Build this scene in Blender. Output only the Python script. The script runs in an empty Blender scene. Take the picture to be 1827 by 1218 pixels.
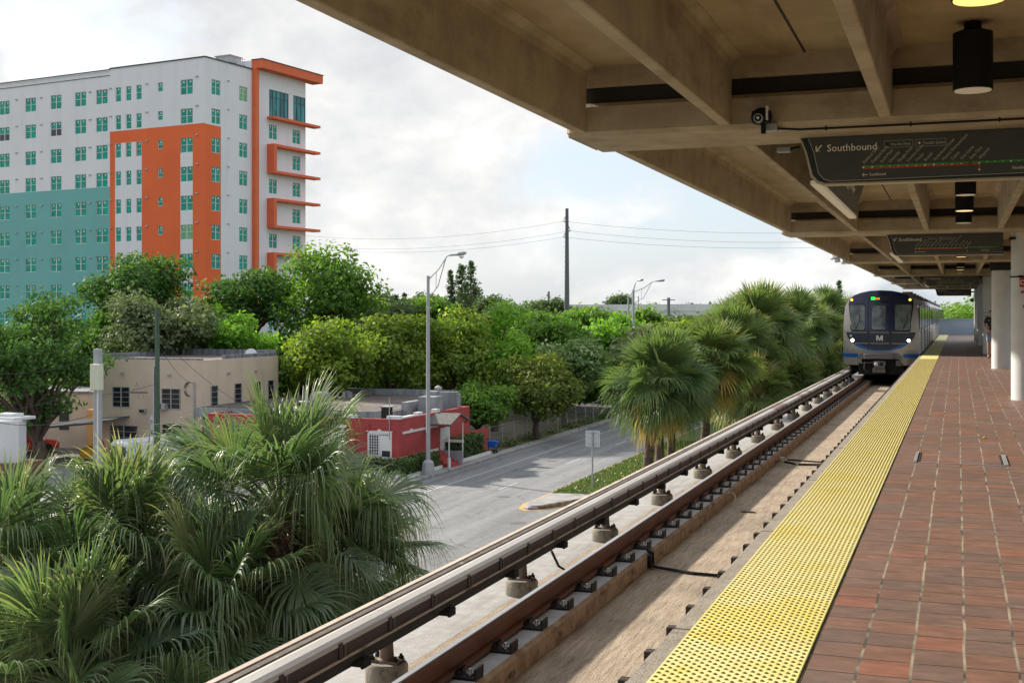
import bpy, bmesh, math, random
import numpy as np
from mathutils import Vector, Matrix
PI = math.pi
S = bpy.context.scene
COL = S.collection

# ------------------------------------------------------------------ camera, sky, sun, exposure
GROUND = 0.0
EYE = 9.5          # camera height above the street
PLAT = 7.9         # platform surface
TOR = 7.05         # top of the running rail
YAW = math.radians(19.856)
ca, sa = math.cos(YAW), math.sin(YAW)
F_, CX_, CY_ = 2200.0, 913.5, 560.0
cam_d = bpy.data.cameras.new('camera'); cam = bpy.data.objects.new('camera', cam_d); COL.objects.link(cam)
cam.location = (0, 0, EYE); cam.rotation_euler = (PI/2, 0, YAW)
cam_d.sensor_width = 36; cam_d.lens = 36*F_/1827.0; cam_d.shift_y = -49/1827.0
cam_d.clip_start = 0.1; cam_d.clip_end = 6000
S.camera = cam
SUN_EL = math.radians(28); SUN_AZ = math.atan2(-0.93, 0.37)
def deg(a): return math.radians(a)

world = bpy.data.worlds.new('World'); S.world = world; world.use_nodes = True
wn = world.node_tree; wn.nodes.clear()
def N(nt, kind, **kw):
    n = nt.nodes.new(kind)
    for k, v in kw.items():
        if k.startswith('i_'): n.inputs[k[2:].replace('_', ' ')].default_value = v
        else: setattr(n, k, v)
    return n
def ramp(nt, stops, interp='LINEAR'):
    r = nt.nodes.new('ShaderNodeValToRGB'); cr = r.color_ramp; cr.interpolation = interp
    while len(cr.elements) < len(stops): cr.elements.new(0.5)
    for e, (p, c) in zip(cr.elements, stops):
        e.position = p
        if isinstance(c, (int, float)): c = (c, c, c)
        e.color = (c[0], c[1], c[2], 1)
    return r
def math_(nt, op, a, b=None, clamp=False):
    m = nt.nodes.new('ShaderNodeMath'); m.operation = op; m.use_clamp = clamp
    for i, v in enumerate((a, b)):
        if v is None: continue
        if isinstance(v, (int, float)): m.inputs[i].default_value = v
        else: nt.links.new(v, m.inputs[i])
    return m.outputs[0]
def mixc(nt, fac, a, b, mode='MIX'):
    m = nt.nodes.new('ShaderNodeMix'); m.data_type = 'RGBA'; m.blend_type = mode
    ins = [m.inputs[0], m.inputs[6], m.inputs[7]]
    for s, v in zip(ins, (fac, a, b)):
        if isinstance(v, (int, float)): s.default_value = v
        elif isinstance(v, (tuple, list)): s.default_value = (v[0], v[1], v[2], 1)
        else: nt.links.new(v, s)
    return m.outputs[2]
sky = N(wn, 'ShaderNodeTexSky', sky_type='NISHITA', sun_disc=False, sun_elevation=SUN_EL, sun_rotation=SUN_AZ)
sky.air_density = 1.0; sky.dust_density = 2.0
tc = N(wn, 'ShaderNodeTexCoord')
sep = N(wn, 'ShaderNodeSeparateXYZ'); wn.links.new(tc.outputs['Generated'], sep.inputs[0])
zz = math_(wn, 'MAXIMUM', math_(wn, 'ADD', sep.outputs[2], 0.60), 0.2)
cmb = N(wn, 'ShaderNodeCombineXYZ')
wn.links.new(math_(wn, 'DIVIDE', sep.outputs[0], zz), cmb.inputs[0]); wn.links.new(math_(wn, 'DIVIDE', sep.outputs[1], zz), cmb.inputs[1])
n1 = N(wn, 'ShaderNodeTexNoise', i_Scale=3.1, i_Detail=9.0, i_Roughness=0.52, i_Distortion=0.15)
wn.links.new(cmb.outputs[0], n1.inputs['Vector'])
cov = ramp(wn, [(0.41, 0.0), (0.50, 1.0)]); wn.links.new(n1.outputs[0], cov.inputs[0])
mp = N(wn, 'ShaderNodeMapping'); mp.inputs['Location'].default_value = (7.3, 2.1, 0.4); wn.links.new(cmb.outputs[0], mp.inputs[0])
n2 = N(wn, 'ShaderNodeTexNoise', i_Scale=6.5, i_Detail=10.0, i_Roughness=0.60)
wn.links.new(mp.outputs[0], n2.inputs['Vector'])
br = ramp(wn, [(0.36, (4.75, 4.85, 5.0)), (0.45, (5.3, 5.35, 5.4)), (0.53, (5.85, 5.85, 5.8)), (0.63, (6.7, 6.65, 6.55))]); wn.links.new(n2.outputs[0], br.inputs[0])
skyc = mixc(wn, 0.6, sky.outputs[0], (4.9, 5.7, 6.7))
skym = mixc(wn, cov.outputs[0], skyc, br.outputs[0])
bg = N(wn, 'ShaderNodeBackground'); bg.inputs[1].default_value = 0.10; wn.links.new(skym, bg.inputs[0])
wo = N(wn, 'ShaderNodeOutputWorld'); wn.links.new(bg.outputs[0], wo.inputs[0])

sun_d = bpy.data.lights.new('sun', 'SUN'); sun = bpy.data.objects.new('sun', sun_d); COL.objects.link(sun)
sun_d.energy = 5.0; sun_d.angle = deg(2.0); sun_d.color = (1.0, 0.90, 0.76)
sdir = Vector((math.sin(SUN_AZ)*math.cos(SUN_EL), math.cos(SUN_AZ)*math.cos(SUN_EL), math.sin(SUN_EL)))
sun.rotation_euler = sdir.to_track_quat('Z', 'Y').to_euler()
sun.location = (-30, 20, 60)
S.view_settings.view_transform = 'Standard'; S.view_settings.look = 'None'
S.view_settings.exposure = 0.68; S.view_settings.gamma = 1.0

# ------------------------------------------------------------------ placing helpers
def D(px, py, Z):            # a real point at camera depth Z metres
    X = (px-CX_)*Z/F_; h = (CY_-py)*Z/F_
    return Vector((X*ca-Z*sa, X*sa+Z*ca, EYE+h))
def W(px, py, z=0.0):        # the point of the level plane z
    return D(px, py, F_*(EYE-z)/(py-CY_))
def P(x, y, z): return Vector((x, y, z))

# ------------------------------------------------------------------ materials
MATS = {}
def newmat(name):
    m = bpy.data.materials.new(name); m.use_nodes = True; nt = m.node_tree; nt.nodes.clear()
    out = N(nt, 'ShaderNodeOutputMaterial'); b = N(nt, 'ShaderNodeBsdfPrincipled'); nt.links.new(b.outputs[0], out.inputs[0])
    MATS[name] = m
    return m, nt, b
def M(name, c1, c2=None, scale=4.0, rough=0.7, bump=0.0, metal=0.0, stretch=(1, 1, 1), detail=5.0, lo=0.35, hi=0.65,
      c3=None, scale3=0.7, lo3=0.5, hi3=0.7, bscale=None, emit=None, estr=0.0, spec=0.5, stretch3=None):
    m, nt, b = newmat(name)
    b.inputs['Roughness'].default_value = rough; b.inputs['Metallic'].default_value = metal
    b.inputs['Specular IOR Level'].default_value = spec
    t = N(nt, 'ShaderNodeTexCoord')
    mp = N(nt, 'ShaderNodeMapping'); mp.inputs['Scale'].default_value = stretch; nt.links.new(t.outputs['Object'], mp.inputs[0])
    col = None
    if c2 is None: c2 = tuple(v*0.82 for v in c1)
    n = N(nt, 'ShaderNodeTexNoise', i_Scale=scale, i_Detail=detail, i_Roughness=0.6); nt.links.new(mp.outputs[0], n.inputs['Vector'])
    r = ramp(nt, [(lo, c1), (hi, c2)]); nt.links.new(n.outputs[0], r.inputs[0]); col = r.outputs[0]
    if c3 is not None:
        mp3 = N(nt, 'ShaderNodeMapping'); mp3.inputs['Scale'].default_value = stretch3 or (1, 1, 1); nt.links.new(t.outputs['Object'], mp3.inputs[0])
        n3 = N(nt, 'ShaderNodeTexNoise', i_Scale=scale3, i_Detail=7.0, i_Roughness=0.65); nt.links.new(mp3.outputs[0], n3.inputs['Vector'])
        r3 = ramp(nt, [(lo3, 0.0), (hi3, 1.0)]); nt.links.new(n3.outputs[0], r3.inputs[0])
        col = mixc(nt, r3.outputs[0], col, c3)
    nt.links.new(col, b.inputs['Base Color'])
    if bump:
        nb = N(nt, 'ShaderNodeTexNoise', i_Scale=bscale or scale*4, i_Detail=4.0); nt.links.new(mp.outputs[0], nb.inputs['Vector'])
        bp = N(nt, 'ShaderNodeBump', i_Strength=bump, i_Distance=0.02); nt.links.new(nb.outputs[0], bp.inputs['Height'])
        nt.links.new(bp.outputs[0], b.inputs['Normal'])
    if emit: b.inputs['Emission Color'].default_value = (*emit, 1); b.inputs['Emission Strength'].default_value = estr
    return m
def leafmat(name, dark, mid, light, trans=0.4, gloss=0.06, grough=0.35, stops=(0.0, 0.55, 1.0), tcm=(1.3, 1.4, .75)):
    m = bpy.data.materials.new(name); m.use_nodes = True; nt = m.node_tree; nt.nodes.clear()
    out = N(nt, 'ShaderNodeOutputMaterial')
    at = N(nt, 'ShaderNodeAttribute', attribute_name='tint')
    r = ramp(nt, [(stops[0], dark), (stops[1], mid), (stops[2], light)]); nt.links.new(at.outputs['Fac'], r.inputs[0])
    d = N(nt, 'ShaderNodeBsdfDiffuse'); nt.links.new(r.outputs[0], d.inputs[0])
    tr = N(nt, 'ShaderNodeBsdfTranslucent')
    tcol = mixc(nt, 1.0, r.outputs[0], tcm, 'MULTIPLY'); nt.links.new(tcol, tr.inputs[0])
    mx = N(nt, 'ShaderNodeMixShader'); mx.inputs[0].default_value = trans
    nt.links.new(d.outputs[0], mx.inputs[1]); nt.links.new(tr.outputs[0], mx.inputs[2])
    g = N(nt, 'ShaderNodeBsdfGlossy'); g.inputs['Roughness'].default_value = grough
    mx2 = N(nt, 'ShaderNodeMixShader'); mx2.inputs[0].default_value = gloss
    nt.links.new(mx.outputs[0], mx2.inputs[1]); nt.links.new(g.outputs[0], mx2.inputs[2])
    nt.links.new(mx2.outputs[0], out.inputs[0])
    MATS[name] = m
    return m

canopy_conc = M('canopy_concrete', (.46, .385, .28), (.335, .275, .19), scale=2.2, rough=.85, bump=.25, bscale=30, c3=(0.208, 0.159, 0.104), scale3=1.6, lo3=.52, hi3=.8, stretch3=(1, 1, 2.5))
canopy_soffit = M('canopy_soffit', (.45, .365, .235), (.35, .275, .165), scale=1.4, rough=.85, bump=.2, bscale=25, c3=(0.255, 0.187, 0.105), scale3=1.1, lo3=.5, hi3=.75, stretch3=(2, .5, 1))
dark_joint = M('dark_joint', (.018, .016, .014), rough=.8)
black_metal = M('black_metal', (.008, .008, .009), (.013, .013, .013), rough=.65, spec=.2)
sign_panel = M('sign_panel', (.045, .048, .045), (.055, .058, .052), rough=.35)
sign_frame = M('sign_frame', (.42, .38, .28), rough=.4, metal=.2)
sign_black = M('sign_black', (.012, .018, .02), rough=.3)
letter = M('letter_cream', (.85, .80, .66), (.82, .77, .63), rough=.5)
letter_dim = M('letter_dim', (.50, .47, .40), (.47, .44, .37), rough=.5)
line_green = M('line_green', (.02, .30, .045), (.02, .27, .04), rough=.5)
line_red = M('line_red', (.45, .045, .025), (.42, .04, .02), rough=.5)
lamp_lit = M('lamp_lit', (.9, .7, .2), rough=.5, emit=(1.0, .74, .20), estr=.85)
lamp_off = M('lamp_lens', (.35, .34, .30), rough=.3, emit=(1.0, .8, .5), estr=.12)
lamp_warm = M('lamp_warm', (.8, .6, .3), rough=.5, emit=(1.0, .72, .35), estr=.65)
pillar_white = M('pillar_white', (.60, .62, .61), (.54, .56, .56), scale=3, rough=.65, bump=.1, bscale=60, c3=(.42, .42, .40), scale3=1.5, lo3=.6, hi3=.85)
edge_conc = M('edge_concrete', (.34, .31, .27), (.25, .225, .19), scale=14, rough=.9, bump=.5, bscale=90, c3=(.16, .14, .12), scale3=5, lo3=.56, hi3=.75)
bed_side = M('bed_concrete', (.40, .40, .40), (.31, .31, .31), scale=6, rough=.9, bump=.3, bscale=60, c3=(.22, .205, .19), scale3=2.2, lo3=.5, hi3=.78, stretch3=(3, .4, 1))
plinth_top = M('plinth_concrete', (.38, .38, .39), (.29, .29, .30), scale=5, rough=.85, bump=.2, bscale=50, c3=(.20, .15, .11), scale3=3, lo3=.58, hi3=.8)
plinth_rust = M('plinth_edge', (.34, .25, .17), (.20, .125, .07), scale=7, rough=.9, bump=.5, bscale=40, c3=(.06, .04, .03), scale3=4, lo3=.56, hi3=.68, stretch3=(1, .6, 2))
rail_rust = M('rail_rust', (.13, .042, .018), (.085, .028, .014), scale=5, rough=.7, bump=.15, stretch=(1, .15, 1), bscale=40, c3=(.16, .07, .035), scale3=2, stretch3=(1, .1, 6))
rail_top = M('rail_top', (.62, .63, .66), (.48, .48, .50), scale=3, rough=.28, metal=.9, stretch=(1, .1, 1))
cover_top = M('cover_top', (.46, .45, .44), (.36, .345, .335), scale=.55, rough=.6, bump=.1, bscale=40, stretch=(1, .6, 1), c3=(.24, .17, .15), scale3=.33, lo3=.60, hi3=.63, stretch3=(.3, 1, .3))
cover_side = M('cover_side', (.05, .034, .027), (.028, .022, .02), scale=3, rough=.7, stretch=(1, .3, 1))
board_wood = M('cover_board', (.58, .52, .44), (.46, .39, .33), scale=5, rough=.8, stretch=(1, .15, 1), c3=(.14, .105, .09), scale3=4, lo3=.55, hi3=.7)
board_dark = M('board_dark', (.13, .11, .095), (.07, .055, .05), scale=9, rough=.8, c3=(.36, .33, .3), scale3=14, lo3=.6, hi3=.72)
pedestal_m = M('pedestal', (.27, .245, .20), (.17, .15, .12), scale=6, rough=.85, bump=.4, bscale=30, c3=(.035, .03, .025), scale3=7, lo3=.56, hi3=.68)
pipe_rusty = M('support_pipe', (.20, .155, .115), (.11, .07, .045), scale=9, rough=.75, c3=(.05, .03, .02), scale3=12, lo3=.5, hi3=.7)
def asphalt_mat():
    m, nt, b = newmat('asphalt')
    t = N(nt, 'ShaderNodeTexCoord')
    n1 = N(nt, 'ShaderNodeTexNoise', i_Scale=2.5, i_Detail=8.0, i_Roughness=.7); nt.links.new(t.outputs['Object'], n1.inputs['Vector'])
    c = ramp(nt, [(.3, (.165, .172, .185)), (.55, (.215, .222, .235)), (.75, (.255, .262, .272))]); nt.links.new(n1.outputs[0], c.inputs[0])
    mp = N(nt, 'ShaderNodeMapping'); mp.inputs['Scale'].default_value = (1.1, .05, 1); nt.links.new(t.outputs['Object'], mp.inputs[0])
    n2 = N(nt, 'ShaderNodeTexNoise', i_Scale=1.0, i_Detail=4.0); nt.links.new(mp.outputs[0], n2.inputs['Vector'])
    r2 = ramp(nt, [(.35, .74), (.6, 1.06)]); nt.links.new(n2.outputs[0], r2.inputs[0])
    col = mixc(nt, 1.0, c.outputs[0], r2.outputs[0], 'MULTIPLY')
    nw = N(nt, 'ShaderNodeTexNoise', i_Scale=.8, i_Detail=5.0); nt.links.new(t.outputs['Object'], nw.inputs['Vector'])
    ad = N(nt, 'ShaderNodeVectorMath'); ad.operation = 'MULTIPLY_ADD'; nt.links.new(nw.outputs['Color'], ad.inputs[0]); ad.inputs[1].default_value = (1.8, 1.8, 0); nt.links.new(t.outputs['Object'], ad.inputs[2])
    v = N(nt, 'ShaderNodeTexVoronoi', i_Scale=.16); v.feature = 'DISTANCE_TO_EDGE'; nt.links.new(ad.outputs[0], v.inputs['Vector'])
    cr = ramp(nt, [(.0, .35), (.006, 1.0)]); nt.links.new(v.outputs['Distance'], cr.inputs[0])
    col = mixc(nt, 1.0, col, cr.outputs[0], 'MULTIPLY')
    n4 = N(nt, 'ShaderNodeTexNoise', i_Scale=.45, i_Detail=3.0); nt.links.new(t.outputs['Object'], n4.inputs['Vector'])
    r4 = ramp(nt, [(.64, 1.0), (.70, .72)]); nt.links.new(n4.outputs[0], r4.inputs[0])
    col = mixc(nt, 1.0, col, r4.outputs[0], 'MULTIPLY')
    nt.links.new(col, b.inputs['Base Color']); b.inputs['Roughness'].default_value = .88
    nb = N(nt, 'ShaderNodeTexNoise', i_Scale=60.0, i_Detail=2.0); nt.links.new(t.outputs['Object'], nb.inputs['Vector'])
    bp = N(nt, 'ShaderNodeBump', i_Strength=.3, i_Distance=.01); nt.links.new(nb.outputs[0], bp.inputs['Height']); nt.links.new(bp.outputs[0], b.inputs['Normal'])
    return m
asphalt = asphalt_mat()
asphalt2 = M('lot_asphalt', (.15, .145, .15), (.11, .105, .11), scale=1.2, rough=.9)
sidewalk_m = M('sidewalk_concrete', (.36, .36, .36), (.27, .27, .27), scale=2, rough=.9, c3=(.15, .145, .14), scale3=1.2, lo3=.52, hi3=.72)
paint_white = M('paint_white', (.52, .53, .54), (.33, .34, .35), scale=6, rough=.7)
paint_yellow = M('paint_yellow', (.66, .38, .08), (.52, .32, .12), scale=5, rough=.7)
grass_m = M('grass_ground', (.075, .12, .025), (.045, .085, .018), scale=1.1, rough=.95, bump=.4, bscale=25, c3=(.14, .12, .06), scale3=1.6, lo3=.55, hi3=.75)
earth_m = M('earth', (.10, .11, .045), (.14, .12, .085), scale=.15, rough=.95, c3=(.05, .08, .025), scale3=.05)
dirt_m = M('dirt_lot', (.22, .17, .13), (.14, .12, .08), scale=1.3, rough=.95, c3=(.07, .10, .03), scale3=.9)
white_paint = M('white_wall', (.76, .78, .85), (.71, .73, .80), scale=.25, rough=.8, lo=.3, hi=.7, c3=(.62, .65, .72), scale3=.9, lo3=.5, hi3=.95, stretch3=(1, 1, .12))
teal_paint = M('teal_wall', (.17, .45, .45), (.155, .41, .415), scale=.2, rough=.8)
orange_paint = M('orange_wall', (.80, .155, .045), (.74, .135, .04), scale=.2, rough=.8)
orange_trim = M('orange_trim', (.74, .155, .06), (.68, .135, .05), scale=1, rough=.7)
frame_white = M('frame_white', (.72, .75, .78), rough=.5)
glass_green = M('glass_green', (0.006, 0.375, 0.285), (0.009, 0.285, 0.232), scale=.9, rough=.3, spec=.2, c3=(0.009, 0.18, 0.158), scale3=1.7)
glass_lime = M('glass_lime', (.16, .42, .20), (.10, .34, .2), scale=1, rough=.3)
glass_dark = M('glass_dark', (.02, .02, .06), rough=.1)
glass_teal = M('glass_teal', (.01, .30, .33), (.004, .10, .13), scale=.7, rough=.08, stretch=(2, 2, .4), lo=.42, hi=.55)
sticker = M('sticker', (.75, .8, .8), rough=.6)
frame_dark = M('frame_dark', (.02, .05, .06), rough=.4)
cream = M('cream_stucco', (0.627, 0.526, 0.426), (0.56, 0.47, 0.375), scale=.5, rough=.9, bump=.2, bscale=20, c3=(0.448, 0.37, 0.291), scale3=.6, lo3=.5, hi3=.85, stretch3=(1, 1, .35))
yellow_stucco = M('yellow_stucco', (.66, .42, .18), (.60, .36, .15), scale=.5, rough=.9)
parapet_dark = M('parapet_stained', (.12, .135, .17), (.25, .26, .29), scale=1.2, rough=.9, stretch=(3, 3, .15), lo=.4, hi=.6)
roof_dark = M('roof_tar', (.13, .115, .11), (.09, .08, .08), scale=1, rough=.95, c3=(.20, .14, .11), scale3=.4)
grey_parapet = M('grey_parapet', (.33, .36, .40), (.24, .265, .30), scale=1, rough=.85, c3=(.12, .13, .145), scale3=1.0, stretch3=(2, 2, .3))
window_black = M('window_black', (.012, .014, .018), (.03, .033, .038), scale=2, rough=.15)
alu = M('aluminium', (.42, .44, .46), rough=.45, metal=.3)
white_metal = M('white_metal', (.72, .73, .75), (.64, .65, .67), scale=2, rough=.5)
red_wall_trim = M('red_trim', (.42, .065, .06), rough=.7)
shingle = M('shingle', (.10, .10, .095), (.17, .17, .16), scale=6, rough=.95, bump=.4)
grey_metal = M('galvanised', (.40, .42, .44), (.33, .35, .37), scale=2, rough=.5, metal=.35)
pole_conc = M('pole_grey', (.36, .38, .41), (.31, .33, .36), scale=2, rough=.7)
pole_steel = M('pole_steel', (.13, .145, .165), (.11, .12, .14), scale=.5, rough=.6, stretch=(1, 1, .2), metal=.2)
pole_green = M('pole_green', (.07, .12, .085), (.05, .09, .06), scale=3, rough=.85, stretch=(3, 3, .3), c3=(.16, .15, .12), scale3=4, lo3=.6, hi3=.7)
blue_plastic = M('blue_plastic', (.01, .10, .50), rough=.4)
bark = M('bark', (.11, .085, .065), (.06, .045, .035), scale=5, rough=.95, bump=.6, stretch=(1, 1, .25))
palm_bark = M('palm_bark', (.17, .125, .09), (.07, .05, .038), scale=7, rough=.95, bump=.8, stretch=(1, 1, 2.2))
fibre = M('palm_fibre', (.10, .045, .03), (.055, .028, .02), scale=8, rough=.95)
wire_m = M('wire', (.05, .05, .055), rough=.6)
viaduct_m = M('viaduct', (0.825, 0.85, 0.85), (0.688, 0.712, 0.725), scale=.08, rough=.8, stretch=(3, 3, .4), c3=(0.5, 0.525, 0.525), scale3=.3)
train_silver = M('train_silver', (.36, .34, .31), (.31, .29, .26), scale=1.5, rough=.32, metal=.45)
train_steel = M('train_steel', (.46, .48, .50), (.40, .42, .44), scale=1.5, rough=.3, metal=.7, stretch=(1, .3, 1))
train_navy = M('train_navy', (.012, .022, .060), (.010, .018, .05), scale=1, rough=.22)
train_navy2 = M('train_navy_lower', (.014, .022, .042), (.012, .018, .036), scale=1, rough=.3)
train_blue = M('train_blue', (.004, .10, .36), (.004, .09, .33), scale=1, rough=.3)
train_glass = M('train_glass', (.17, .20, .20), (.045, .06, .07), scale=1.4, rough=.10, lo=.4, hi=.6)  # paler patches put the sky's reflection into the glass colour
train_dark = M('train_dark', (.012, .011, .011), (.02, .018, .017), scale=5, rough=.8)
train_grey = M('train_grey', (.17, .165, .16), (.12, .115, .11), scale=4, rough=.55)
train_white = M('train_white', (.62, .62, .60), rough=.4)
amber = M('amber_lamp', (.8, .3, .05), emit=(1, .33, .04), estr=4.0)
head = M('head_lamp', (.9, .85, .7), emit=(1, .90, .66), estr=14.0)
led_green = M('led_green', (.0, .5, .05), emit=(.02, .9, .08), estr=1.0)
led_orange = M('led_orange', (.5, .1, .0), emit=(1, .22, .03), estr=.9)
skin = M('skin', (.42, .22, .15), (.38, .2, .13), rough=.6)
shirt_m = M('shirt', (.02, .025, .04), rough=.9)
denim = M('denim', (.16, .24, .34), (.22, .30, .40), scale=10, rough=.9)
shoe_m = M('shoe', (.25, .1, .08), rough=.7)
hair_m = M('hair', (.03, .02, .015), rough=.7)
red_box = M('red_enamel', (.42, .015, .02), rough=.35)
debris_m = M('debris', (.05, .035, .028), rough=.9)
ring_m = M('tape_ring', (.5, .47, .42), rough=.6)
blue_wall_m = M('blue_wall', (.26, .33, .43), (.22, .285, .37), scale=.6, rough=.7)
car_red = M('car_red', (.45, .03, .03), rough=.25)
car_white = M('van_paint', (.66, .70, .78), (.63, .67, .75), scale=1, rough=.28)
rubber = M('rubber', (.015, .015, .015), rough=.8)
tank_white = M('tank_white', (.68, .71, .74), (.6, .63, .66), scale=1.2, rough=.6)
brick_brown = M('brick_brown', (.20, .10, .075), (.15, .08, .06), scale=4, rough=.9)
pink_m = M('pink_cloth', (.6, .08, .3), rough=.9)
tarp_y = M('yellow_cloth', (.65, .36, .04), rough=.8)
sign_back = M('sign_back', (.50, .54, .58), (.44, .48, .52), scale=2, rough=.4, metal=.3)
rope_m = M('worn_kerb', (.33, .25, .17), (.12, .09, .07), scale=3, rough=.9, bump=.8, bscale=14)
flower_w = None

def brickwall(name, c1, c2, mortar):   # painted blockwork: rows only faintly seen
    m, nt, b = newmat(name)
    t = N(nt, 'ShaderNodeTexCoord'); s = N(nt, 'ShaderNodeSeparateXYZ'); nt.links.new(t.outputs['Object'], s.inputs[0])
    c = N(nt, 'ShaderNodeCombineXYZ'); nt.links.new(math_(nt, 'ADD', s.outputs[0], s.outputs[1]), c.inputs[0]); nt.links.new(s.outputs[2], c.inputs[1])
    k = N(nt, 'ShaderNodeTexBrick', i_Scale=1.0); k.inputs['Brick Width'].default_value = .4; k.inputs['Row Height'].default_value = .2
    k.inputs['Mortar Size'].default_value = .012
    k.inputs['Color1'].default_value = (*c1, 1); k.inputs['Color2'].default_value = (*c2, 1); k.inputs['Mortar'].default_value = (*mortar, 1)
    nt.links.new(c.outputs[0], k.inputs['Vector'])
    n = N(nt, 'ShaderNodeTexNoise', i_Scale=.8, i_Detail=6.0); nt.links.new(t.outputs['Object'], n.inputs['Vector'])
    r = ramp(nt, [(.35, .86), (.65, 1.05)]); nt.links.new(n.outputs[0], r.inputs[0])
    nt.links.new(mixc(nt, 1.0, k.outputs['Color'], r.outputs[0], 'MULTIPLY'), b.inputs['Base Color']); b.inputs['Roughness'].default_value = .8
    bp = N(nt, 'ShaderNodeBump', i_Strength=.5, i_Distance=.01); nt.links.new(k.outputs['Fac'], bp.inputs['Height']); bp.invert = True
    nt.links.new(bp.outputs[0], b.inputs['Normal'])
    return m
red_wall = brickwall('red_blockwork', (.43, .062, .065), (.38, .052, .055), (.30, .04, .045))

def tiles():
    m, nt, b = newmat('platform_tiles')
    t = N(nt, 'ShaderNodeTexCoord')
    nw = N(nt, 'ShaderNodeTexNoise', i_Scale=2.5, i_Detail=3.0); nt.links.new(t.outputs['Object'], nw.inputs['Vector'])
    wob = math_(nt, 'MULTIPLY', math_(nt, 'SUBTRACT', nw.outputs[0], .5), .018)
    s = N(nt, 'ShaderNodeSeparateXYZ'); nt.links.new(t.outputs['Object'], s.inputs[0])
    TX, TY = .2275, .2585
    x = math_(nt, 'DIVIDE', math_(nt, 'ADD', math_(nt, 'ADD', s.outputs[0], wob), 50*TX + .650), TX)
    y = math_(nt, 'DIVIDE', math_(nt, 'ADD', math_(nt, 'ADD', s.outputs[1], wob), 50*TY), TY)
    fx = math_(nt, 'FRACT', x); fy = math_(nt, 'FRACT', y)
    dx = math_(nt, 'MULTIPLY', math_(nt, 'MINIMUM', fx, math_(nt, 'SUBTRACT', 1, fx)), TX)
    dy = math_(nt, 'MULTIPLY', math_(nt, 'MINIMUM', fy, math_(nt, 'SUBTRACT', 1, fy)), TY)
    jx = math_(nt, 'LESS_THAN', dx, .0062); jy = math_(nt, 'LESS_THAN', dy, .0062)
    cell = N(nt, 'ShaderNodeCombineXYZ'); nt.links.new(math_(nt, 'FLOOR', x), cell.inputs[0]); nt.links.new(math_(nt, 'FLOOR', y), cell.inputs[1])
    wnz = N(nt, 'ShaderNodeTexWhiteNoise'); wnz.noise_dimensions = '3D'; nt.links.new(cell.outputs[0], wnz.inputs['Vector'])
    r = ramp(nt, [(0, (.165, .114, .096)), (.25, (.200, .126, .100)), (.5, (.215, .124, .096)), (.72, (.232, .126, .094)), (.88, (.18, .130, .108)), (.94, (.24, .122, .09)), (1, (.32, .132, .088))])
    nt.links.new(wnz.outputs['Value'], r.inputs[0])
    mp = N(nt, 'ShaderNodeMapping'); mp.inputs['Scale'].default_value = (1.0, 2.2, 1); nt.links.new(t.outputs['Object'], mp.inputs[0])
    off = N(nt, 'ShaderNodeVectorMath'); off.operation = 'ADD'; nt.links.new(mp.outputs[0], off.inputs[0]); nt.links.new(wnz.outputs['Color'], off.inputs[1])
    n1 = N(nt, 'ShaderNodeTexNoise', i_Scale=6.0, i_Detail=6.0, i_Roughness=.65); nt.links.new(off.outputs[0], n1.inputs['Vector'])
    r1 = ramp(nt, [(.3, .72), (.55, 1.0), (.75, 1.35)]); nt.links.new(n1.outputs[0], r1.inputs[0])
    col = mixc(nt, 1.0, r.outputs[0], r1.outputs[0], 'MULTIPLY')
    n2 = N(nt, 'ShaderNodeTexNoise', i_Scale=1.1, i_Detail=8.0, i_Roughness=.7); nt.links.new(t.outputs['Object'], n2.inputs['Vector'])
    r2 = ramp(nt, [(.56, 0.0), (.78, .75)]); nt.links.new(n2.outputs[0], r2.inputs[0])
    col = mixc(nt, r2.outputs[0], col, (.20, .155, .13))
    vg = N(nt, 'ShaderNodeTexVoronoi', i_Scale=2.3); nt.links.new(t.outputs['Object'], vg.inputs['Vector'])
    rg_ = ramp(nt, [(.035, .8), (.05, 0.0)]); nt.links.new(vg.outputs['Distance'], rg_.inputs[0]); col = mixc(nt, rg_.outputs[0], col, (.04, .035, .032))
    nj = N(nt, 'ShaderNodeTexNoise', i_Scale=3.5, i_Detail=5.0); nt.links.new(t.outputs['Object'], nj.inputs['Vector'])
    rj = ramp(nt, [(.38, (.075, .068, .055)), (.5, (.26, .235, .185)), (.66, (.42, .35, .27))]); nt.links.new(nj.outputs[0], rj.inputs[0])
    rjy = ramp(nt, [(.42, (.03, .024, .02)), (.56, (.055, .042, .035)), (.68, (.24, .18, .14))]); nt.links.new(nj.outputs[0], rjy.inputs[0])
    col = mixc(nt, jy, col, rjy.outputs[0]); col = mixc(nt, jx, col, rj.outputs[0])
    nt.links.new(col, b.inputs['Base Color'])
    rr = ramp(nt, [(.3, .42), (.7, .62)]); nt.links.new(n2.outputs[0], rr.inputs[0]); nt.links.new(rr.outputs[0], b.inputs['Roughness'])
    jm = math_(nt, 'SUBTRACT', 1, math_(nt, 'MAXIMUM', jx, jy))
    hh = math_(nt, 'ADD', math_(nt, 'ADD', jm, math_(nt, 'MULTIPLY', wnz.outputs['Value'], .5)), math_(nt, 'MULTIPLY', n1.outputs[0], .25))
    bp = N(nt, 'ShaderNodeBump', i_Strength=.6, i_Distance=.005); nt.links.new(hh, bp.inputs['Height']); nt.links.new(bp.outputs[0], b.inputs['Normal'])
    return m
tile_m = tiles()
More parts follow.
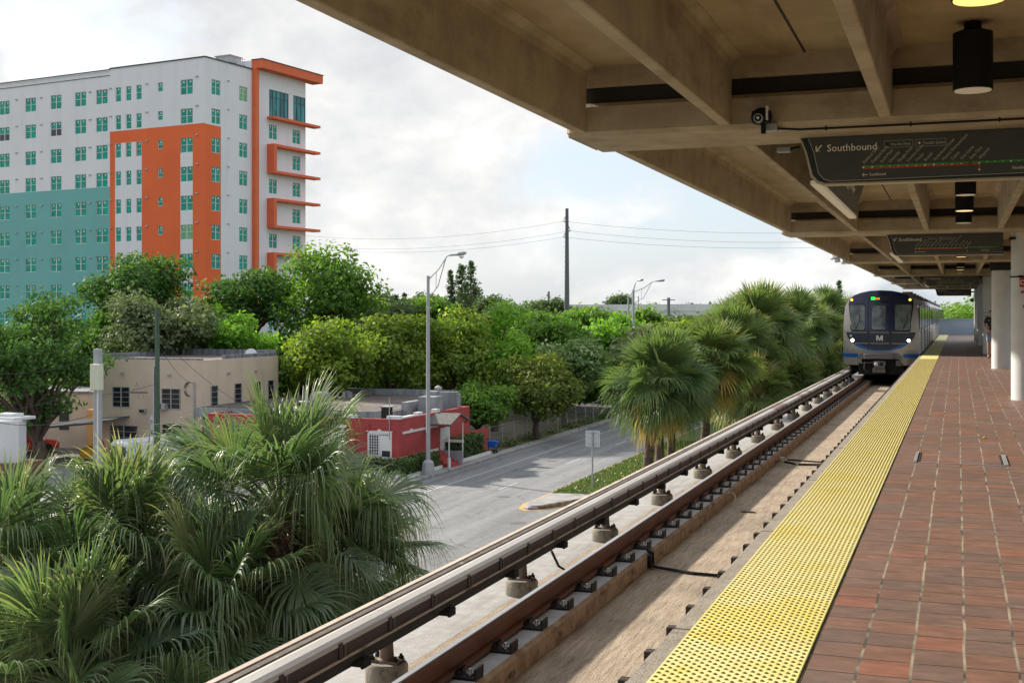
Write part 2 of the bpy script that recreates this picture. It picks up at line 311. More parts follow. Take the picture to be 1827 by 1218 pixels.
def trackbed_mat():
    m, nt, b = newmat('trackbed_brushed')
    t = N(nt, 'ShaderNodeTexCoord')
    mp = N(nt, 'ShaderNodeMapping'); mp.inputs['Scale'].default_value = (20, 1.7, 1); nt.links.new(t.outputs['Object'], mp.inputs[0])
    n1 = N(nt, 'ShaderNodeTexNoise', i_Scale=1.6, i_Detail=6.0, i_Roughness=.7); nt.links.new(mp.outputs[0], n1.inputs['Vector'])
    n2 = N(nt, 'ShaderNodeTexNoise', i_Scale=1.1, i_Detail=6.0); nt.links.new(t.outputs['Object'], n2.inputs['Vector'])
    n3 = N(nt, 'ShaderNodeTexNoise', i_Scale=85.0, i_Detail=4.0, i_Roughness=.7); nt.links.new(t.outputs['Object'], n3.inputs['Vector'])
    c1 = ramp(nt, [(.34, (.24, .185, .135)), (.5, (.37, .30, .225)), (.68, (.46, .385, .30))]); nt.links.new(n1.outputs[0], c1.inputs[0])
    r2 = ramp(nt, [(.3, .70), (.5, .98), (.7, 1.1)]); nt.links.new(n2.outputs[0], r2.inputs[0])
    r3 = ramp(nt, [(.36, .45), (.5, 1.0), (.64, 1.45)]); nt.links.new(n3.outputs[0], r3.inputs[0])
    col = mixc(nt, 1.0, mixc(nt, 1.0, c1.outputs[0], r2.outputs[0], 'MULTIPLY'), r3.outputs[0], 'MULTIPLY')
    nt.links.new(col, b.inputs['Base Color']); b.inputs['Roughness'].default_value = .92
    bp = N(nt, 'ShaderNodeBump', i_Strength=.8, i_Distance=.012); nt.links.new(math_(nt, 'ADD', n1.outputs[0], math_(nt, 'MULTIPLY', n3.outputs[0], .5)), bp.inputs['Height']); nt.links.new(bp.outputs[0], b.inputs['Normal'])
    return m
bed_m = trackbed_mat()
def tactile_mat():
    m, nt, b = newmat('tactile_yellow')
    t = N(nt, 'ShaderNodeTexCoord')
    n1 = N(nt, 'ShaderNodeTexNoise', i_Scale=1.3, i_Detail=7.0, i_Roughness=.65); nt.links.new(t.outputs['Object'], n1.inputs['Vector'])
    c = ramp(nt, [(.3, (.80, .75, .27)), (.5, (.84, .80, .38)), (.64, (.82, .73, .19))]); nt.links.new(n1.outputs[0], c.inputs[0])
    n2 = N(nt, 'ShaderNodeTexNoise', i_Scale=9.0, i_Detail=6.0); nt.links.new(t.outputs['Object'], n2.inputs['Vector'])
    r2 = ramp(nt, [(.3, .86), (.6, 1.02)]); nt.links.new(n2.outputs[0], r2.inputs[0])
    col = mixc(nt, 1.0, c.outputs[0], r2.outputs[0], 'MULTIPLY')
    n3 = N(nt, 'ShaderNodeTexNoise', i_Scale=2.2, i_Detail=9.0, i_Roughness=.75); nt.links.new(t.outputs['Object'], n3.inputs['Vector'])
    r3 = ramp(nt, [(.60, 0.0), (.74, .55)]); nt.links.new(n3.outputs[0], r3.inputs[0])
    nt.links.new(mixc(nt, r3.outputs[0], col, (.42, .35, .15)), b.inputs['Base Color']); b.inputs['Roughness'].default_value = .55
    return m
tactile_m = tactile_mat()
dome_m = M('dome_dirt_shade', (.40, .31, .06), (.20, .15, .035), scale=9, rough=.6)  # dark yellow holds the domes' side shading as well as dirt

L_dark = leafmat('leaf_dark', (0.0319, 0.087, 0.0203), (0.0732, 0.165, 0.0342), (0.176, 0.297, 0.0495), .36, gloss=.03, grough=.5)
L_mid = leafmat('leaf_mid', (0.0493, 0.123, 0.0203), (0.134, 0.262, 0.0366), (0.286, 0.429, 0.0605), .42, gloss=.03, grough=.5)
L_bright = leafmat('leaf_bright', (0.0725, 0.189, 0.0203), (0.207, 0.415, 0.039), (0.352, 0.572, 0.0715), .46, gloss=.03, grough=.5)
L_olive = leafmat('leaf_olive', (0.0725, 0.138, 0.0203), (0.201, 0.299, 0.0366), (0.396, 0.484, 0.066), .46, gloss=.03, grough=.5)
L_grey = leafmat('leaf_greygreen', (0.0653, 0.109, 0.0435), (0.159, 0.213, 0.0976), (0.33, 0.374, 0.22), .3, gloss=.04, grough=.5)
L_pale = leafmat('leaf_flowering', (0.0653, 0.145, 0.0435), (0.183, 0.293, 0.0976), (0.638, 0.66, 0.44), .3, stops=(0, .5, .9), gloss=.035, grough=.5)
L_far = leafmat('leaf_far', (0.0653, 0.116, 0.0551), (0.122, 0.183, 0.0793), (0.187, 0.242, 0.11), .32, gloss=.02, grough=.6)  # lightened and greyed so the colour carries haze on distant foliage
L_brown = leafmat('leaf_brownish', (0.0725, 0.123, 0.0232), (0.171, 0.226, 0.0439), (0.308, 0.297, 0.077), .42, gloss=.03, grough=.5)
L_hedge = leafmat('leaf_hedge', (0.0232, 0.0653, 0.0116), (0.0549, 0.11, 0.0183), (0.176, 0.242, 0.044), .3)
L_palm = leafmat('palm_leaf', (0.0435, 0.104, 0.0493), (0.128, 0.201, 0.0805), (0.396, 0.363, 0.165), .42, gloss=.085, grough=.40, stops=(0, .55, 1), tcm=(1.35, 1.45, .8))
L_palm2 = leafmat('palm_leaf_far', (0.058, 0.116, 0.0435), (0.159, 0.232, 0.0793), (0.506, 0.352, 0.11), .40, gloss=.04, grough=.5, stops=(0, .58, 1), tcm=(1.4, 1.45, .8))
L_grass = leafmat('grass_blades', (.04, .09, .012), (.09, .16, .025), (.22, .21, .07), .35)

# ------------------------------------------------------------------ objects
def tag(o, label=None, cat=None, group=None, kind=None):
    if label: o['label'] = label
    if cat: o['category'] = cat
    if group: o['group'] = group
    if kind: o['kind'] = kind
    return o
def thing(name, label, cat, loc=(0, 0, 0), group=None):
    o = bpy.data.objects.new(name, None); COL.objects.link(o); o.location = loc; o.empty_display_size = .2
    return tag(o, label, cat, group)
def attach(o, parent):
    o.parent = parent
    if parent is not None and parent.type == 'EMPTY':
        o.matrix_parent_inverse = Matrix.Translation(-Vector(parent.location))
    return o
class MB:
    def __init__(s): s.v = []; s.f = []; s.m = []; s.ms = []
    def mi(s, mat):
        if mat not in s.ms: s.ms.append(mat)
        return s.ms.index(mat)
    def add(s, vs, fs, mat):
        b = len(s.v); k = s.mi(mat); s.v += [tuple(v) for v in vs]
        for f in fs: s.f.append(tuple(i+b for i in f)); s.m.append(k)
        return s
    def box(s, x0, x1, y0, y1, z0, z1, mat):
        x0, x1 = sorted((x0, x1)); y0, y1 = sorted((y0, y1)); z0, z1 = sorted((z0, z1))
        v = [(x0, y0, z0), (x1, y0, z0), (x1, y1, z0), (x0, y1, z0), (x0, y0, z1), (x1, y0, z1), (x1, y1, z1), (x0, y1, z1)]
        return s.add(v, [(0, 3, 2, 1), (4, 5, 6, 7), (0, 1, 5, 4), (1, 2, 6, 5), (2, 3, 7, 6), (3, 0, 4, 7)], mat)
    def obox(s, o, a, b, c, mat):     # origin corner and three edge vectors
        o, a, b, c = map(Vector, (o, a, b, c))
        v = [o, o+a, o+a+b, o+b, o+c, o+a+c, o+a+b+c, o+b+c]
        f = [(0, 3, 2, 1), (4, 5, 6, 7), (0, 1, 5, 4), (1, 2, 6, 5), (2, 3, 7, 6), (3, 0, 4, 7)]
        if a.cross(b).dot(c) < 0: f = [tuple(reversed(q)) for q in f]
        return s.add(v, f, mat)
    def quad(s, a, b, c, d, mat): return s.add([a, b, c, d], [(0, 1, 2, 3)], mat)
    def prism(s, pts, d, mat):        # planar polygon pts extruded along d
        pts = [Vector(p) for p in pts]; d = Vector(d); n = len(pts)
        nrm = sum((pts[i].cross(pts[(i+1) % n]) for i in range(n)), Vector())
        if nrm.dot(d) > 0: pts.reverse()
        v = pts + [p+d for p in pts]
        f = [tuple(range(n)), tuple(range(2*n-1, n-1, -1))] + [(i, (i+n), (i+1) % n+n, (i+1) % n) for i in range(n)]
        return s.add(v, f, mat)
    def tube(s, pts, rs, mat, n=8, caps=True):
        pts = [Vector(p) for p in pts]
        if isinstance(rs, (int, float)): rs = [rs]*len(pts)
        b = len(s.v); k = s.mi(mat); ref = None
        for i, p in enumerate(pts):
            t = (pts[min(i+1, len(pts)-1)]-pts[max(i-1, 0)]).normalized()
            if ref is None: ref = Vector((0, 0, 1)) if abs(t.z) < .9 else Vector((1, 0, 0))
            a = t.cross(ref).normalized(); c = t.cross(a).normalized(); ref = -c if False else ref
            for j in range(n):
                th = 2*PI*j/n; q = p+rs[i]*(math.cos(th)*a+math.sin(th)*c); s.v.append(tuple(q))
        for i in range(len(pts)-1):
            for j in range(n):
                s.f.append((b+i*n+j, b+(i+1)*n+j, b+(i+1)*n+(j+1) % n, b+i*n+(j+1) % n)); s.m.append(k)
        if caps:
            s.f.append(tuple(b+j for j in range(n))); s.m.append(k)
            s.f.append(tuple(b+(len(pts)-1)*n+j for j in reversed(range(n)))); s.m.append(k)
        return s
    def lathe(s, c, prof, mat, n=24):     # prof list of (r,z) upwards about vertical axis
        return s.tube([(c[0], c[1], c[2]+z+i*1e-6) for i, (r, z) in enumerate(prof)], [r for r, z in prof], mat, n)
    def grid(s, fn, nu, nv, mat):
        v = [fn(i/nu, j/nv) for j in range(nv+1) for i in range(nu+1)]
        f = [(j*(nu+1)+i, j*(nu+1)+i+1, (j+1)*(nu+1)+i+1, (j+1)*(nu+1)+i) for j in range(nv) for i in range(nu)]
        return s.add(v, f, mat)
    def build(s, name, parent=None, bevel=0, smooth=False, segs=1, weld=False):
        me = bpy.data.meshes.new(name); me.from_pydata(s.v, [], s.f)
        for m in s.ms: me.materials.append(m)
        me.polygons.foreach_set('material_index', s.m)
        if smooth: me.polygons.foreach_set('use_smooth', [True]*len(s.f))
        me.update()
        if weld:
            bm = bmesh.new(); bm.from_mesh(me); bmesh.ops.remove_doubles(bm, verts=bm.verts, dist=.002)
            bmesh.ops.delete(bm, geom=[v for v in bm.verts if not v.link_faces], context='VERTS'); bm.to_mesh(me); bm.free()
        o = bpy.data.objects.new(name, me); COL.objects.link(o)
        if parent is not None: attach(o, parent)
        if bevel:
            b = o.modifiers.new('bevel', 'BEVEL'); b.width = bevel; b.segments = segs; b.limit_method = 'ANGLE'; b.angle_limit = deg(35)
        if smooth:
            try: o.modifiers.new('wn', 'WEIGHTED_NORMAL') if False else None
            except Exception: pass
            me.set_sharp_from_angle(angle=deg(40))
        return o
def struct(o): o['kind'] = 'structure'; return o
def npmesh(name, V, Fq, tint, mat, parent=None):
    me = bpy.data.meshes.new(name); nv, nf = len(V), len(Fq)
    me.vertices.add(nv); me.vertices.foreach_set('co', np.asarray(V, np.float32).ravel())
    k = Fq.shape[1]
    me.loops.add(nf*k); me.loops.foreach_set('vertex_index', Fq.astype(np.int32).ravel())
    me.polygons.add(nf); me.polygons.foreach_set('loop_start', np.arange(0, nf*k, k, dtype=np.int32))
    try: me.polygons.foreach_set('loop_total', np.full(nf, k, dtype=np.int32))
    except Exception: pass
    me.materials.append(mat)
    a = me.attributes.new('tint', 'FLOAT', 'FACE'); a.data.foreach_set('value', np.clip(tint, 0, 1).astype(np.float32))
    me.update(calc_edges=True); me.validate()
    o = bpy.data.objects.new(name, me); COL.objects.link(o)
    if parent is not None: attach(o, parent)
    return o
def dup(o, parent=None):
    c = o.copy(); COL.objects.link(c)
    if parent is not None: c.parent = parent; c.matrix_parent_inverse = o.matrix_parent_inverse.copy()
    for ch in [q for q in bpy.data.objects if q.parent == o]: dup(ch, c)
    return c
CHILD = {}
def kids(o): return list(CHILD.get(o.name, []))
def copy_thing(root, loc, label=None, rz=0.0):
    r = root.copy(); COL.objects.link(r); r.location = loc; r.rotation_euler = (0, 0, rz)
    if label: r['label'] = label
    for ch in root.children:
        c = ch.copy(); COL.objects.link(c); c.parent = r
        for g in ch.children:
            d = g.copy(); COL.objects.link(d); d.parent = c
    return r
def text_mesh(name, txt, size, origin, right, up, mat, parent=None, align='LEFT', ext=0.0008, rot=0.0, squash=1.0):
    cu = bpy.data.curves.new(name, 'FONT'); cu.body = txt; cu.size = size; cu.extrude = ext; cu.align_x = align; cu.resolution_u = 2
    tmp = bpy.data.objects.new('tmp_text', cu); COL.objects.link(tmp)
    dg = bpy.context.evaluated_depsgraph_get(); me = bpy.data.meshes.new_from_object(tmp.evaluated_get(dg))
    bpy.data.objects.remove(tmp); bpy.data.curves.remove(cu)
    right = Vector(right).normalized(); up = Vector(up).normalized(); nrm = right.cross(up); origin = Vector(origin)
    c, s = math.cos(rot), math.sin(rot)
    for v in me.vertices:
        x, y = v.co.x*squash*c-v.co.y*s, v.co.x*squash*s+v.co.y*c
        v.co = origin+right*x+up*y+nrm*v.co.z
    me.materials.clear(); me.materials.append(mat); me.name = name
    o = bpy.data.objects.new(name, me); COL.objects.link(o)
    if parent is not None: attach(o, parent)
    return o

# ------------------------------------------------------------------ ground, roads
def sheet(name, pts, z, mat, parent=None):
    b = MB(); b.add([(x, y, z) for x, y in pts], [tuple(range(len(pts)))], mat)
    o = b.build(name, parent); me = o.data
    if me.polygons[0].normal.z < 0: me.flip_normals()
    return o
struct(sheet('ground', [(-2500, -600), (2500, -600), (2500, 3500), (-2500, 3500)], 0, earth_m))
struct(sheet('road', [(-28.75, -60), (-4, -60), (-4, 330), (-28.75, 330)], .004, asphalt))
struct(sheet('side_street', [(-120, 40), (-28.75, 40), (-28.75, 58), (-29.8, 60.6), (-33, 62.6), (-120, 62.6)], .008, asphalt))
struct(sheet('parking_lot', [(-75, 62.7), (-44, 62.7), (-44, 82), (-75, 82)], .012, asphalt2))
struct(sheet('rear_parking_lot', [(-60, 112), (-31.5, 112), (-31.5, 150), (-60, 150)], .016, asphalt2))
struct(sheet('dirt_verge', [(-44, 83.2), (-33, 83.2), (-33, 79.9), (-29.5, 79.9), (-29.5, 111.5), (-44, 111.5)], .012, dirt_m))
b = MB(); b.prism([(-28.75, 61.2, 0), (-28.75, 330, 0), (-29.45, 330, 0), (-29.45, 64.3, 0), (-29.9, 63.6, 0), (-45, 63.6, 0), (-45, 62.75, 0), (-33, 62.75, 0), (-30.6, 62.4, 0), (-29.3, 61.4, 0)], (0, 0, .14), sidewalk_m)
struct(b.build('sidewalk', bevel=.02))
# lane paint
b = MB()
b.add([(-26.72, 58.5, .012), (-26.6, 58.5, .012), (-26.55, 240, .012), (-26.67, 240, .012)], [(0, 1, 2, 3)], paint_white); struct(b.build('edge_line'))
for y in (62.5, 74.6, 86.7, 98.8, 110.9, 123.0):
    b = MB(); b.quad((-23.38, y, .012), (-23.26, y, .012), (-23.24, y+3.05, .012), (-23.36, y+3.05, .012), paint_white); struct(b.build('lane_dash'))
b = MB(); b.quad((-28.6, 58.9, .012), (-27.9, 58.2, .012), (-27.3, 59.3, .012), (-28.0, 60.0, .012), paint_white); struct(b.build('stop_mark'))
# median: yellow line, concrete nose, grass
nose = [(-20.35, 240), (-20.35, 60.0), (-20.45, 58.2), (-20.15, 56.7), (-19.6, 56.2), (-19.0, 56.6), (-18.0, 58.3), (-16.6, 61.5), (-15.6, 66), (-15.4, 240)]
def inset(pts, d):
    out = []; n = len(pts)
    for i in range(n):
        p = Vector(pts[i]); a = (p-Vector(pts[i-1])).normalized(); c = (Vector(pts[(i+1) % n])-p).normalized()
        nn = Vector((-(a.y+c.y), a.x+c.x)).normalized(); out.append(tuple(p+nn*d))
    return out
ins = inset(nose, .24)
b = MB(); n_ = len(nose)
for i in range(n_-1):
    b.quad((*nose[i], .012), (*nose[i+1], .012), (*ins[i+1], .012), (*ins[i], .012), paint_yellow)
struct(b.build('yellow_line'))
ins2 = inset(nose, .30)
b = MB(); b.prism([(x, y, 0) for x, y in ins2], (0, 0, .13), sidewalk_m); struct(b.build('median', bevel=.03))
struct(sheet('median_turf', [(-20.0, 61.4), (-17.4, 62.3), (-16.2, 66.5), (-15.9, 239), (-20.0, 239)], .136, grass_m))
b = MB(); b.tube([(-19.85, 57.2, .08), (-19.5, 56.75, .09), (-19.1, 57.0, .10), (-18.3, 58.6, .12), (-17.6, 60.3, .13), (-17.1, 61.5, .12)], [.04, .08, .10, .10, .09, .05], rope_m, 8)
tag(b.build('worn_kerb', smooth=True), 'worn brown kerb stone curving round the tip of the median', 'kerb')
rng = np.random.default_rng(3)
# grass blades on the median (nobody could count it)
def blades(n, xr, yr, z, h):
    x = rng.uniform(*xr, n); y = rng.uniform(*yr, n)**1.0; a = rng.uniform(0, 2*PI, n); hh = h*rng.uniform(.5, 1.3, n)
    w = .03; V = np.zeros((n, 4, 3)); dx, dy = np.cos(a), np.sin(a); lx, ly = rng.normal(0, .05, n), rng.normal(0, .05, n)
    V[:, 0] = np.c_[x-dx*w, y-dy*w, np.full(n, z)]; V[:, 1] = np.c_[x+dx*w, y+dy*w, np.full(n, z)]
    V[:, 2] = np.c_[x+dx*w*.3+lx, y+dy*w*.3+ly, z+hh]; V[:, 3] = np.c_[x-dx*w*.3+lx, y-dy*w*.3+ly, z+hh]
    return V.reshape(-1, 3), np.arange(n*4).reshape(-1, 4), rng.uniform(0, 1, n)
V, Fq, t = blades(15000, (-20.0, -16.3), (61.6, 90), .136, .10)
tag(npmesh('grass', V, Fq, t, L_grass), 'short green grass on the road median', 'grass', kind='stuff')
for x, y in ((-24.66, 75.9), (-18.8, 52.9), (-22.2, 60.2)):
    b = MB(); b.lathe((x, y, .006), [(.36, 0), (.36, .006), (.30, .010)], asphalt2, 20)
    tag(b.build('manhole_cover'), {-24.66: 'dark manhole cover in the far left lane', -18.8: 'oval looking manhole cover near the median tip', -22.2: 'dark cover in the middle of the near lane'}[x], 'manhole cover', 'manhole covers in the road')

# ------------------------------------------------------------------ platform and trackbed
PE = -1.368
b = MB(); b.box(-.650, 5.6, -12, 101, 7.55, PLAT, tile_m); struct(b.build('platform'))
b = MB(); b.box(PE, -.650, -12, 101, 7.5, PLAT-.004, edge_conc)
y = -11.2
struct(b.build('platform_edge', bevel=.006))
b = MB()
for k in range(0, 34):
    yy = 3.2+k*3.0; b.box(PE-.001, -1.265, yy, yy+.008, PLAT-.003, PLAT-.0015, dark_joint)
b.box(PE+.25, 5.5, -12, 101, 6.9, 7.5, edge_conc)
struct(b.build('platform_underside'))
# tactile strip with real truncated domes near the camera
tact = thing('tactile_paving', 'yellow tactile warning strip with small domes along the platform edge', 'tactile paving', (-.96, 40, PLAT))
b = MB(); TX0, TX1 = -1.266, -.656
for k in range(-4, 82):
    y0 = k*1.22; b.box(TX0, TX1, y0+.002, y0+1.218, PLAT-.002, PLAT+.010, tactile_m)
b.build('paving_slab', tact, bevel=.002)
def domes(y0, y1, pitch, zt, seg):
    cx, cy = [], []
    r = 0; y = y0
    while y < y1:
        xs = np.arange(TX0+.018+(pitch/2 if r % 2 else 0), TX1-.012, pitch); cx.append(xs); cy.append(np.full(len(xs), y)); y += pitch*.516; r += 1
    cx = np.concatenate(cx); cy = np.concatenate(cy); n = len(cx)
    th = np.arange(seg)*2*PI/seg+.3; R0, R1, H = .0125, .0065, .0055
    V = np.zeros((n, 2*seg, 3))
    V[:, :seg, 0] = cx[:, None]+R0*np.cos(th); V[:, :seg, 1] = cy[:, None]+R0*np.sin(th); V[:, :seg, 2] = zt
    V[:, seg:, 0] = cx[:, None]+R1*np.cos(th); V[:, seg:, 1] = cy[:, None]+R1*np.sin(th); V[:, seg:, 2] = zt+H
    base = (np.arange(n)*2*seg)[:, None, None]
    j = np.arange(seg); side = np.stack([j, (j+1) % seg, (j+1) % seg+seg, j+seg], 1)[None]+base
    top = (np.array([seg+0, seg+1, seg+2, seg+3])[None, None]+base) if seg == 4 else None
    parts = [side.reshape(-1, 4)]
    if seg == 6:
        parts += [(np.array([6, 7, 8, 9])[None]+base[:, 0]), (np.array([9, 10, 11, 6])[None]+base[:, 0])]
    else: parts += [(np.array([4, 5, 6, 7])[None]+base[:, 0])]
    Fq = np.concatenate(parts); return V.reshape(-1, 3), Fq
for nm, a, c, sg in (('dome_field', 3.2, 16, 6), ('dome_field', 16, 46, 4)):
    V, Fq = domes(a, c, .0600, PLAT+.010, sg)
    o = npmesh(nm, V, Fq, np.zeros(len(Fq)), dome_m, tact); o['kind'] = 'stuff'
# access hatch frame
b = MB(); b.box(-.44, .50, 13.98, 14.005, PLAT-.01, PLAT+.004, grey_metal)
b.box(-.445, -.415, 14.0, 15.0, PLAT-.01, PLAT+.012, grey_metal); b.box(.47, .51, 14.0, 15.0, PLAT-.01, PLAT+.012, grey_metal)
b.box(-.40, -.385, 14.02, 15.0, PLAT-.004, PLAT+.005, dark_joint); b.box(.44, .46, 14.02, 15.0, PLAT-.004, PLAT+.005, dark_joint)
tag(b.build('hatch_frame'), 'steel hatch frame with two bright side bars set in the brick paving', 'hatch frame')
b = MB(); b.lathe((.33, 17.0, PLAT), [(.018, .002), (.03, .012), (.01, .022)], lamp_off, 7); b.ms[0] = tarp_y
tag(b.build('leaf_litter'), 'tiny orange dry leaf lying on the brick paving beyond the hatch', 'leaf')
# guideway: bed, plinth, rails
BED = 6.66
b = MB(); b.box(-2.95, PE+.26, -12, 150, BED-.25, BED, bed_m); b.box(-3.81, -2.95, -12, 150, BED-.252, BED-.001, bed_m)
b.box(-4.18, -3.81, -12, 150, BED-.25, BED, bed_m)
b.box(-4.95, -4.18, -12, 150, BED-.25, BED+.0005, bed_side)
b.box(-4.7, -1.2, -12, 150, BED-1.6, BED-.26, bed_side)
struct(b.build('trackbed'))
for y in range(-5, 150, 24):
    b = MB(); b.box(-3.9, -2.0, y, y+1.6, 0, BED-1.6, bed_side); tag(b.build('guideway_pier', bevel=.05), 'concrete pier holding up the elevated track', 'pier', 'piers under the elevated track')
for nm, xa, xb in (('far_plinth', -3.80, -3.24), ('near_plinth', -2.22, -1.76)):
    b = MB(); Y = -10; h = BED+.18
    while Y < 150:
        L = 13.0; e = .008
        b.prism([(xa, Y+e, BED), (xa, Y+e, h), (xb-.035, Y+e, h), (xb, Y+e, h-.03), (xb, Y+e, BED)], (0, L-2*e, 0), plinth_top); Y += L
    for i, f in enumerate(b.f):
        vs = [b.v[j] for j in f]
        if all(abs(v[0]-xb) < .036 for v in vs) and not all(v[2] > h-.001 for v in vs): b.m[i] = b.mi(plinth_rust)
    o = b.build('track_plinth'); struct(o)
def rail(xc, label):
    t = thing('running_rail', label, 'rail', (xc, 40, BED+.2))
    z0 = BED+.20
    prof = [(-.07, 0), (.07, 0), (.07, .012), (.012, .03), (.010, .12), (.034, .14), (.036, .168), (.03, .176), (-.03, .176), (-.036, .168), (-.034, .14), (-.010, .12), (-.012, .03), (-.07, .012)]
    b = MB(); b.prism([(xc+x, -11, z0+z) for x, z in prof], (0, 161, 0), rail_rust); b.build('rail_body', t)
    b = MB(); b.box(xc-.027, xc+.027, -11, 150, z0+.176, z0+.190, rail_top); b.build('railhead', t, bevel=.006)
    return t
rail(-3.521, 'rusty brown rail with polished head beside the third rail')
rail(-2.0, 'nearer running rail hidden just under the platform edge')
# rail clips
c0 = thing('rail_clip', 'black steel clip bolting the rusty rail to its plinth', 'rail clip', (0, 0, 0), 'rail clips along the far running rail')
b = MB(); b.box(-.02, .16, -.08, .08, 0, .018, black_metal); b.box(-.13, -.02, -.05, .05, 0, .018, black_metal); b.build('base_plate', c0)
b = MB(); b.box(.145, .16, -.075, .085, .018, .085, black_metal); b.build('upright_tab', c0)
b = MB(); b.lathe((.085, 0, .018), [(.026, 0), (.026, .02), (.014, .02), (.014, .05)], rail_top, 8); b.build('bolt', c0)
b = MB(); b.tube([(-.01, -.05, .03), (.01, -.04, .075), (.04, 0, .085), (.01, .04, .075), (-.01, .05, .03)], .012, black_metal, 6); b.build('spring_clip', c0)
k0 = None; i = 0
yy = 4.6
first = True
while yy < 50.5:
    loc = (-3.44, yy, BED+.181)
    if first: c0.location = loc; first = False
    else: copy_thing(c0, loc)
    yy += .757
# pedestals under the third rail
p0 = thing('rail_pedestal', 'round stained concrete pedestal with stub post under the third rail', 'pedestal', (0, 0, 0), 'pedestals under the third rail')
b = MB(); b.lathe((0, 0, 0), [(.165, 0), (.168, .01), (.166, .13), (.15, .155), (.0, .157)], pedestal_m, 28); b.build('base', p0, smooth=True)
b = MB(); b.lathe((0, 0, .157), [(.085, 0), (.08, .012), (.058, .03), (.05, .16), (.07, .18), (.07, .2)], pipe_rusty, 18); b.build('stub_post', p0, smooth=True)
b = MB(); b.box(-.12, .12, -.075, .075, .157, .172, pipe_rusty)
for sx, sy in ((.1, .05), (-.1, .05), (.1, -.05), (-.1, -.05)): b.lathe((sx, sy, .172), [(.022, 0), (.022, .022), (.012, .022), (.012, .04)], black_metal, 6)
b.build('bolt_plate', p0)
for n in range(-1, 15):
    loc = (-4.156, 8.65+3.15*n, BED)
    if n == -1: p0.location = loc
    else: copy_thing(p0, loc)
# third rail with its cover
tr = thing('third_rail', 'covered third rail with grey top board and dark underside beside the track', 'third rail', (-4.1, 40, BED+.4))
ZT = EYE-2.235
b = MB(); pr = [(-4.165, ZT-.035), (-4.15, ZT-.006), (-4.11, ZT+.006), (-4.04, ZT), (-4.005, ZT-.018), (-3.995, ZT-.05), (-4.165, ZT-.05)]
Y = -10.0; seg = 0
while Y < 150:
    b.prism([(x, Y, z) for x, z in pr], (0, 4.6-.006, 0), cover_top); Y += 4.6
b.build('cover', tr)
b = MB(); b.box(-4.018, -3.998, -10, 150, ZT-.14, ZT-.05, cover_side); b.box(-4.03, -3.985, -10, 150, ZT-.155, ZT-.14, board_wood); b.build('cover_side', tr)
b = MB(); b.box(-4.17, -4.02, -10, 150, ZT-.22, ZT-.055, cover_side); b.box(-4.02, -3.975, -10, 150, ZT-.19, ZT-.157, train_dark); b.box(-4.12, -4.06, -10, 150, BED+.33, ZT-.22, train_dark); b.build('contact_rail', tr)
b = MB(); b.box(-4.235, -4.176, -10, 150, ZT-.05, ZT-.004, board_dark); b.build('backboard', tr)
b = MB(); b.box(-4.285, -4.238, -10, 150, ZT-.06, ZT+.004, board_wood); b.build('edge_board', tr)
for k in range(60):
    y = 4.4+k*.79
    b = MB(); b.box(-3.997, -3.988, y, y+.05, ZT-.138, ZT-.03, cover_side)
    b.box(-3.996, -3.984, y+.07, y+.09, ZT-.125, ZT-.05, board_dark)
    if k % 2 == 0:
        h = MB(); h.box(-4.05, -3.95, y+.3, y+.36, ZT-.27, ZT-.19, black_metal); h.box(-3.965, -3.945, y+.27, y+.40, ZT-.272, ZT-.21, black_metal); h.build('hook', tr)
    b.build('bracket', tr)
# blocks under the platform edge
for k in range(96):
    y = 4.8+.48*k
    b = MB() if k == 0 else None
    if k == 0:
        b.box(-.036, .01, -.032, .032, -.10, -.003, debris_m); blk = b.build('edge_block', bevel=.004); blk.location = (PE-.0, y, PLAT)
        tag(blk, 'small black block fixed under the platform edge', 'edge block', 'black blocks along the platform edge')
    else:
        c = blk.copy(); COL.objects.link(c); c.location = (PE, y, PLAT)
# cables, ring, scrap
b = MB(); b.tube([(-3.28, 13.55, BED+.19), (-3.2, 13.5, BED+.17), (-3.18, 13.45, BED+.03), (-2.7, 13.3, BED+.02), (-2.0, 13.25, BED+.02), (-1.5, 13.3, BED+.03)], .018, black_metal, 6); b.box(-3.26, -3.2, 13.4, 13.55, BED+.02, BED+.16, black_metal)
tag(b.build('bonding_cable'), 'black cable crossing the trackbed near the tape ring', 'cable')
b = MB(); b.tube([(-3.16, 24.0, BED+.02), (-2.8, 23.6, BED+.02), (-2.2, 23.7, BED+.025), (-1.5, 23.5, BED+.03)], .02, black_metal, 6); b.tube([(-3.1, 24.3, BED+.02), (-2.4, 24.1, BED+.02), (-1.6, 24.2, BED+.03)], .015, black_metal, 6)
tag(b.build('bonding_cable'), 'pair of dark cables crossing the trackbed further toward the train', 'cable')
b = MB(); b.tube([(-4.1, 12.6, BED+.3), (-4.05, 12.7, BED+.12), (-3.95, 12.8, BED+.03), (-3.75, 12.9, BED+.03), (-3.6, 13.0, BED+.1)], .014, black_metal, 6)
tag(b.build('hanging_cable'), 'thin grey cable drooping from the third rail to the rusty rail', 'cable')
pr_ = W(1303, 897, BED)
b = MB(); ring = []
for j in range(25):
    th = 2*PI*j/24; ring.append((pr_.x+.075*math.cos(th), pr_.y+.02*math.sin(th), BED+.085+.075*math.sin(th)))
b.tube(ring, .010, ring_m, 6, caps=False); tag(b.build('tape_ring'), 'pale ring of tape standing on the trackbed', 'tape ring')
pq = W(1335, 914, BED)
b = MB(); b.prism([(pq.x-.1, pq.y-.02, BED+.004), (pq.x+.11, pq.y-.02, BED+.004), (pq.x+.07, pq.y+.05, BED+.004), (pq.x-.06, pq.y+.06, BED+.004)], (0, 0, .012), debris_m)
tag(b.build('scrap_plate'), 'flat dark scrap of plate lying near the platform edge', 'scrap')
pc = W(1396, 825, BED)
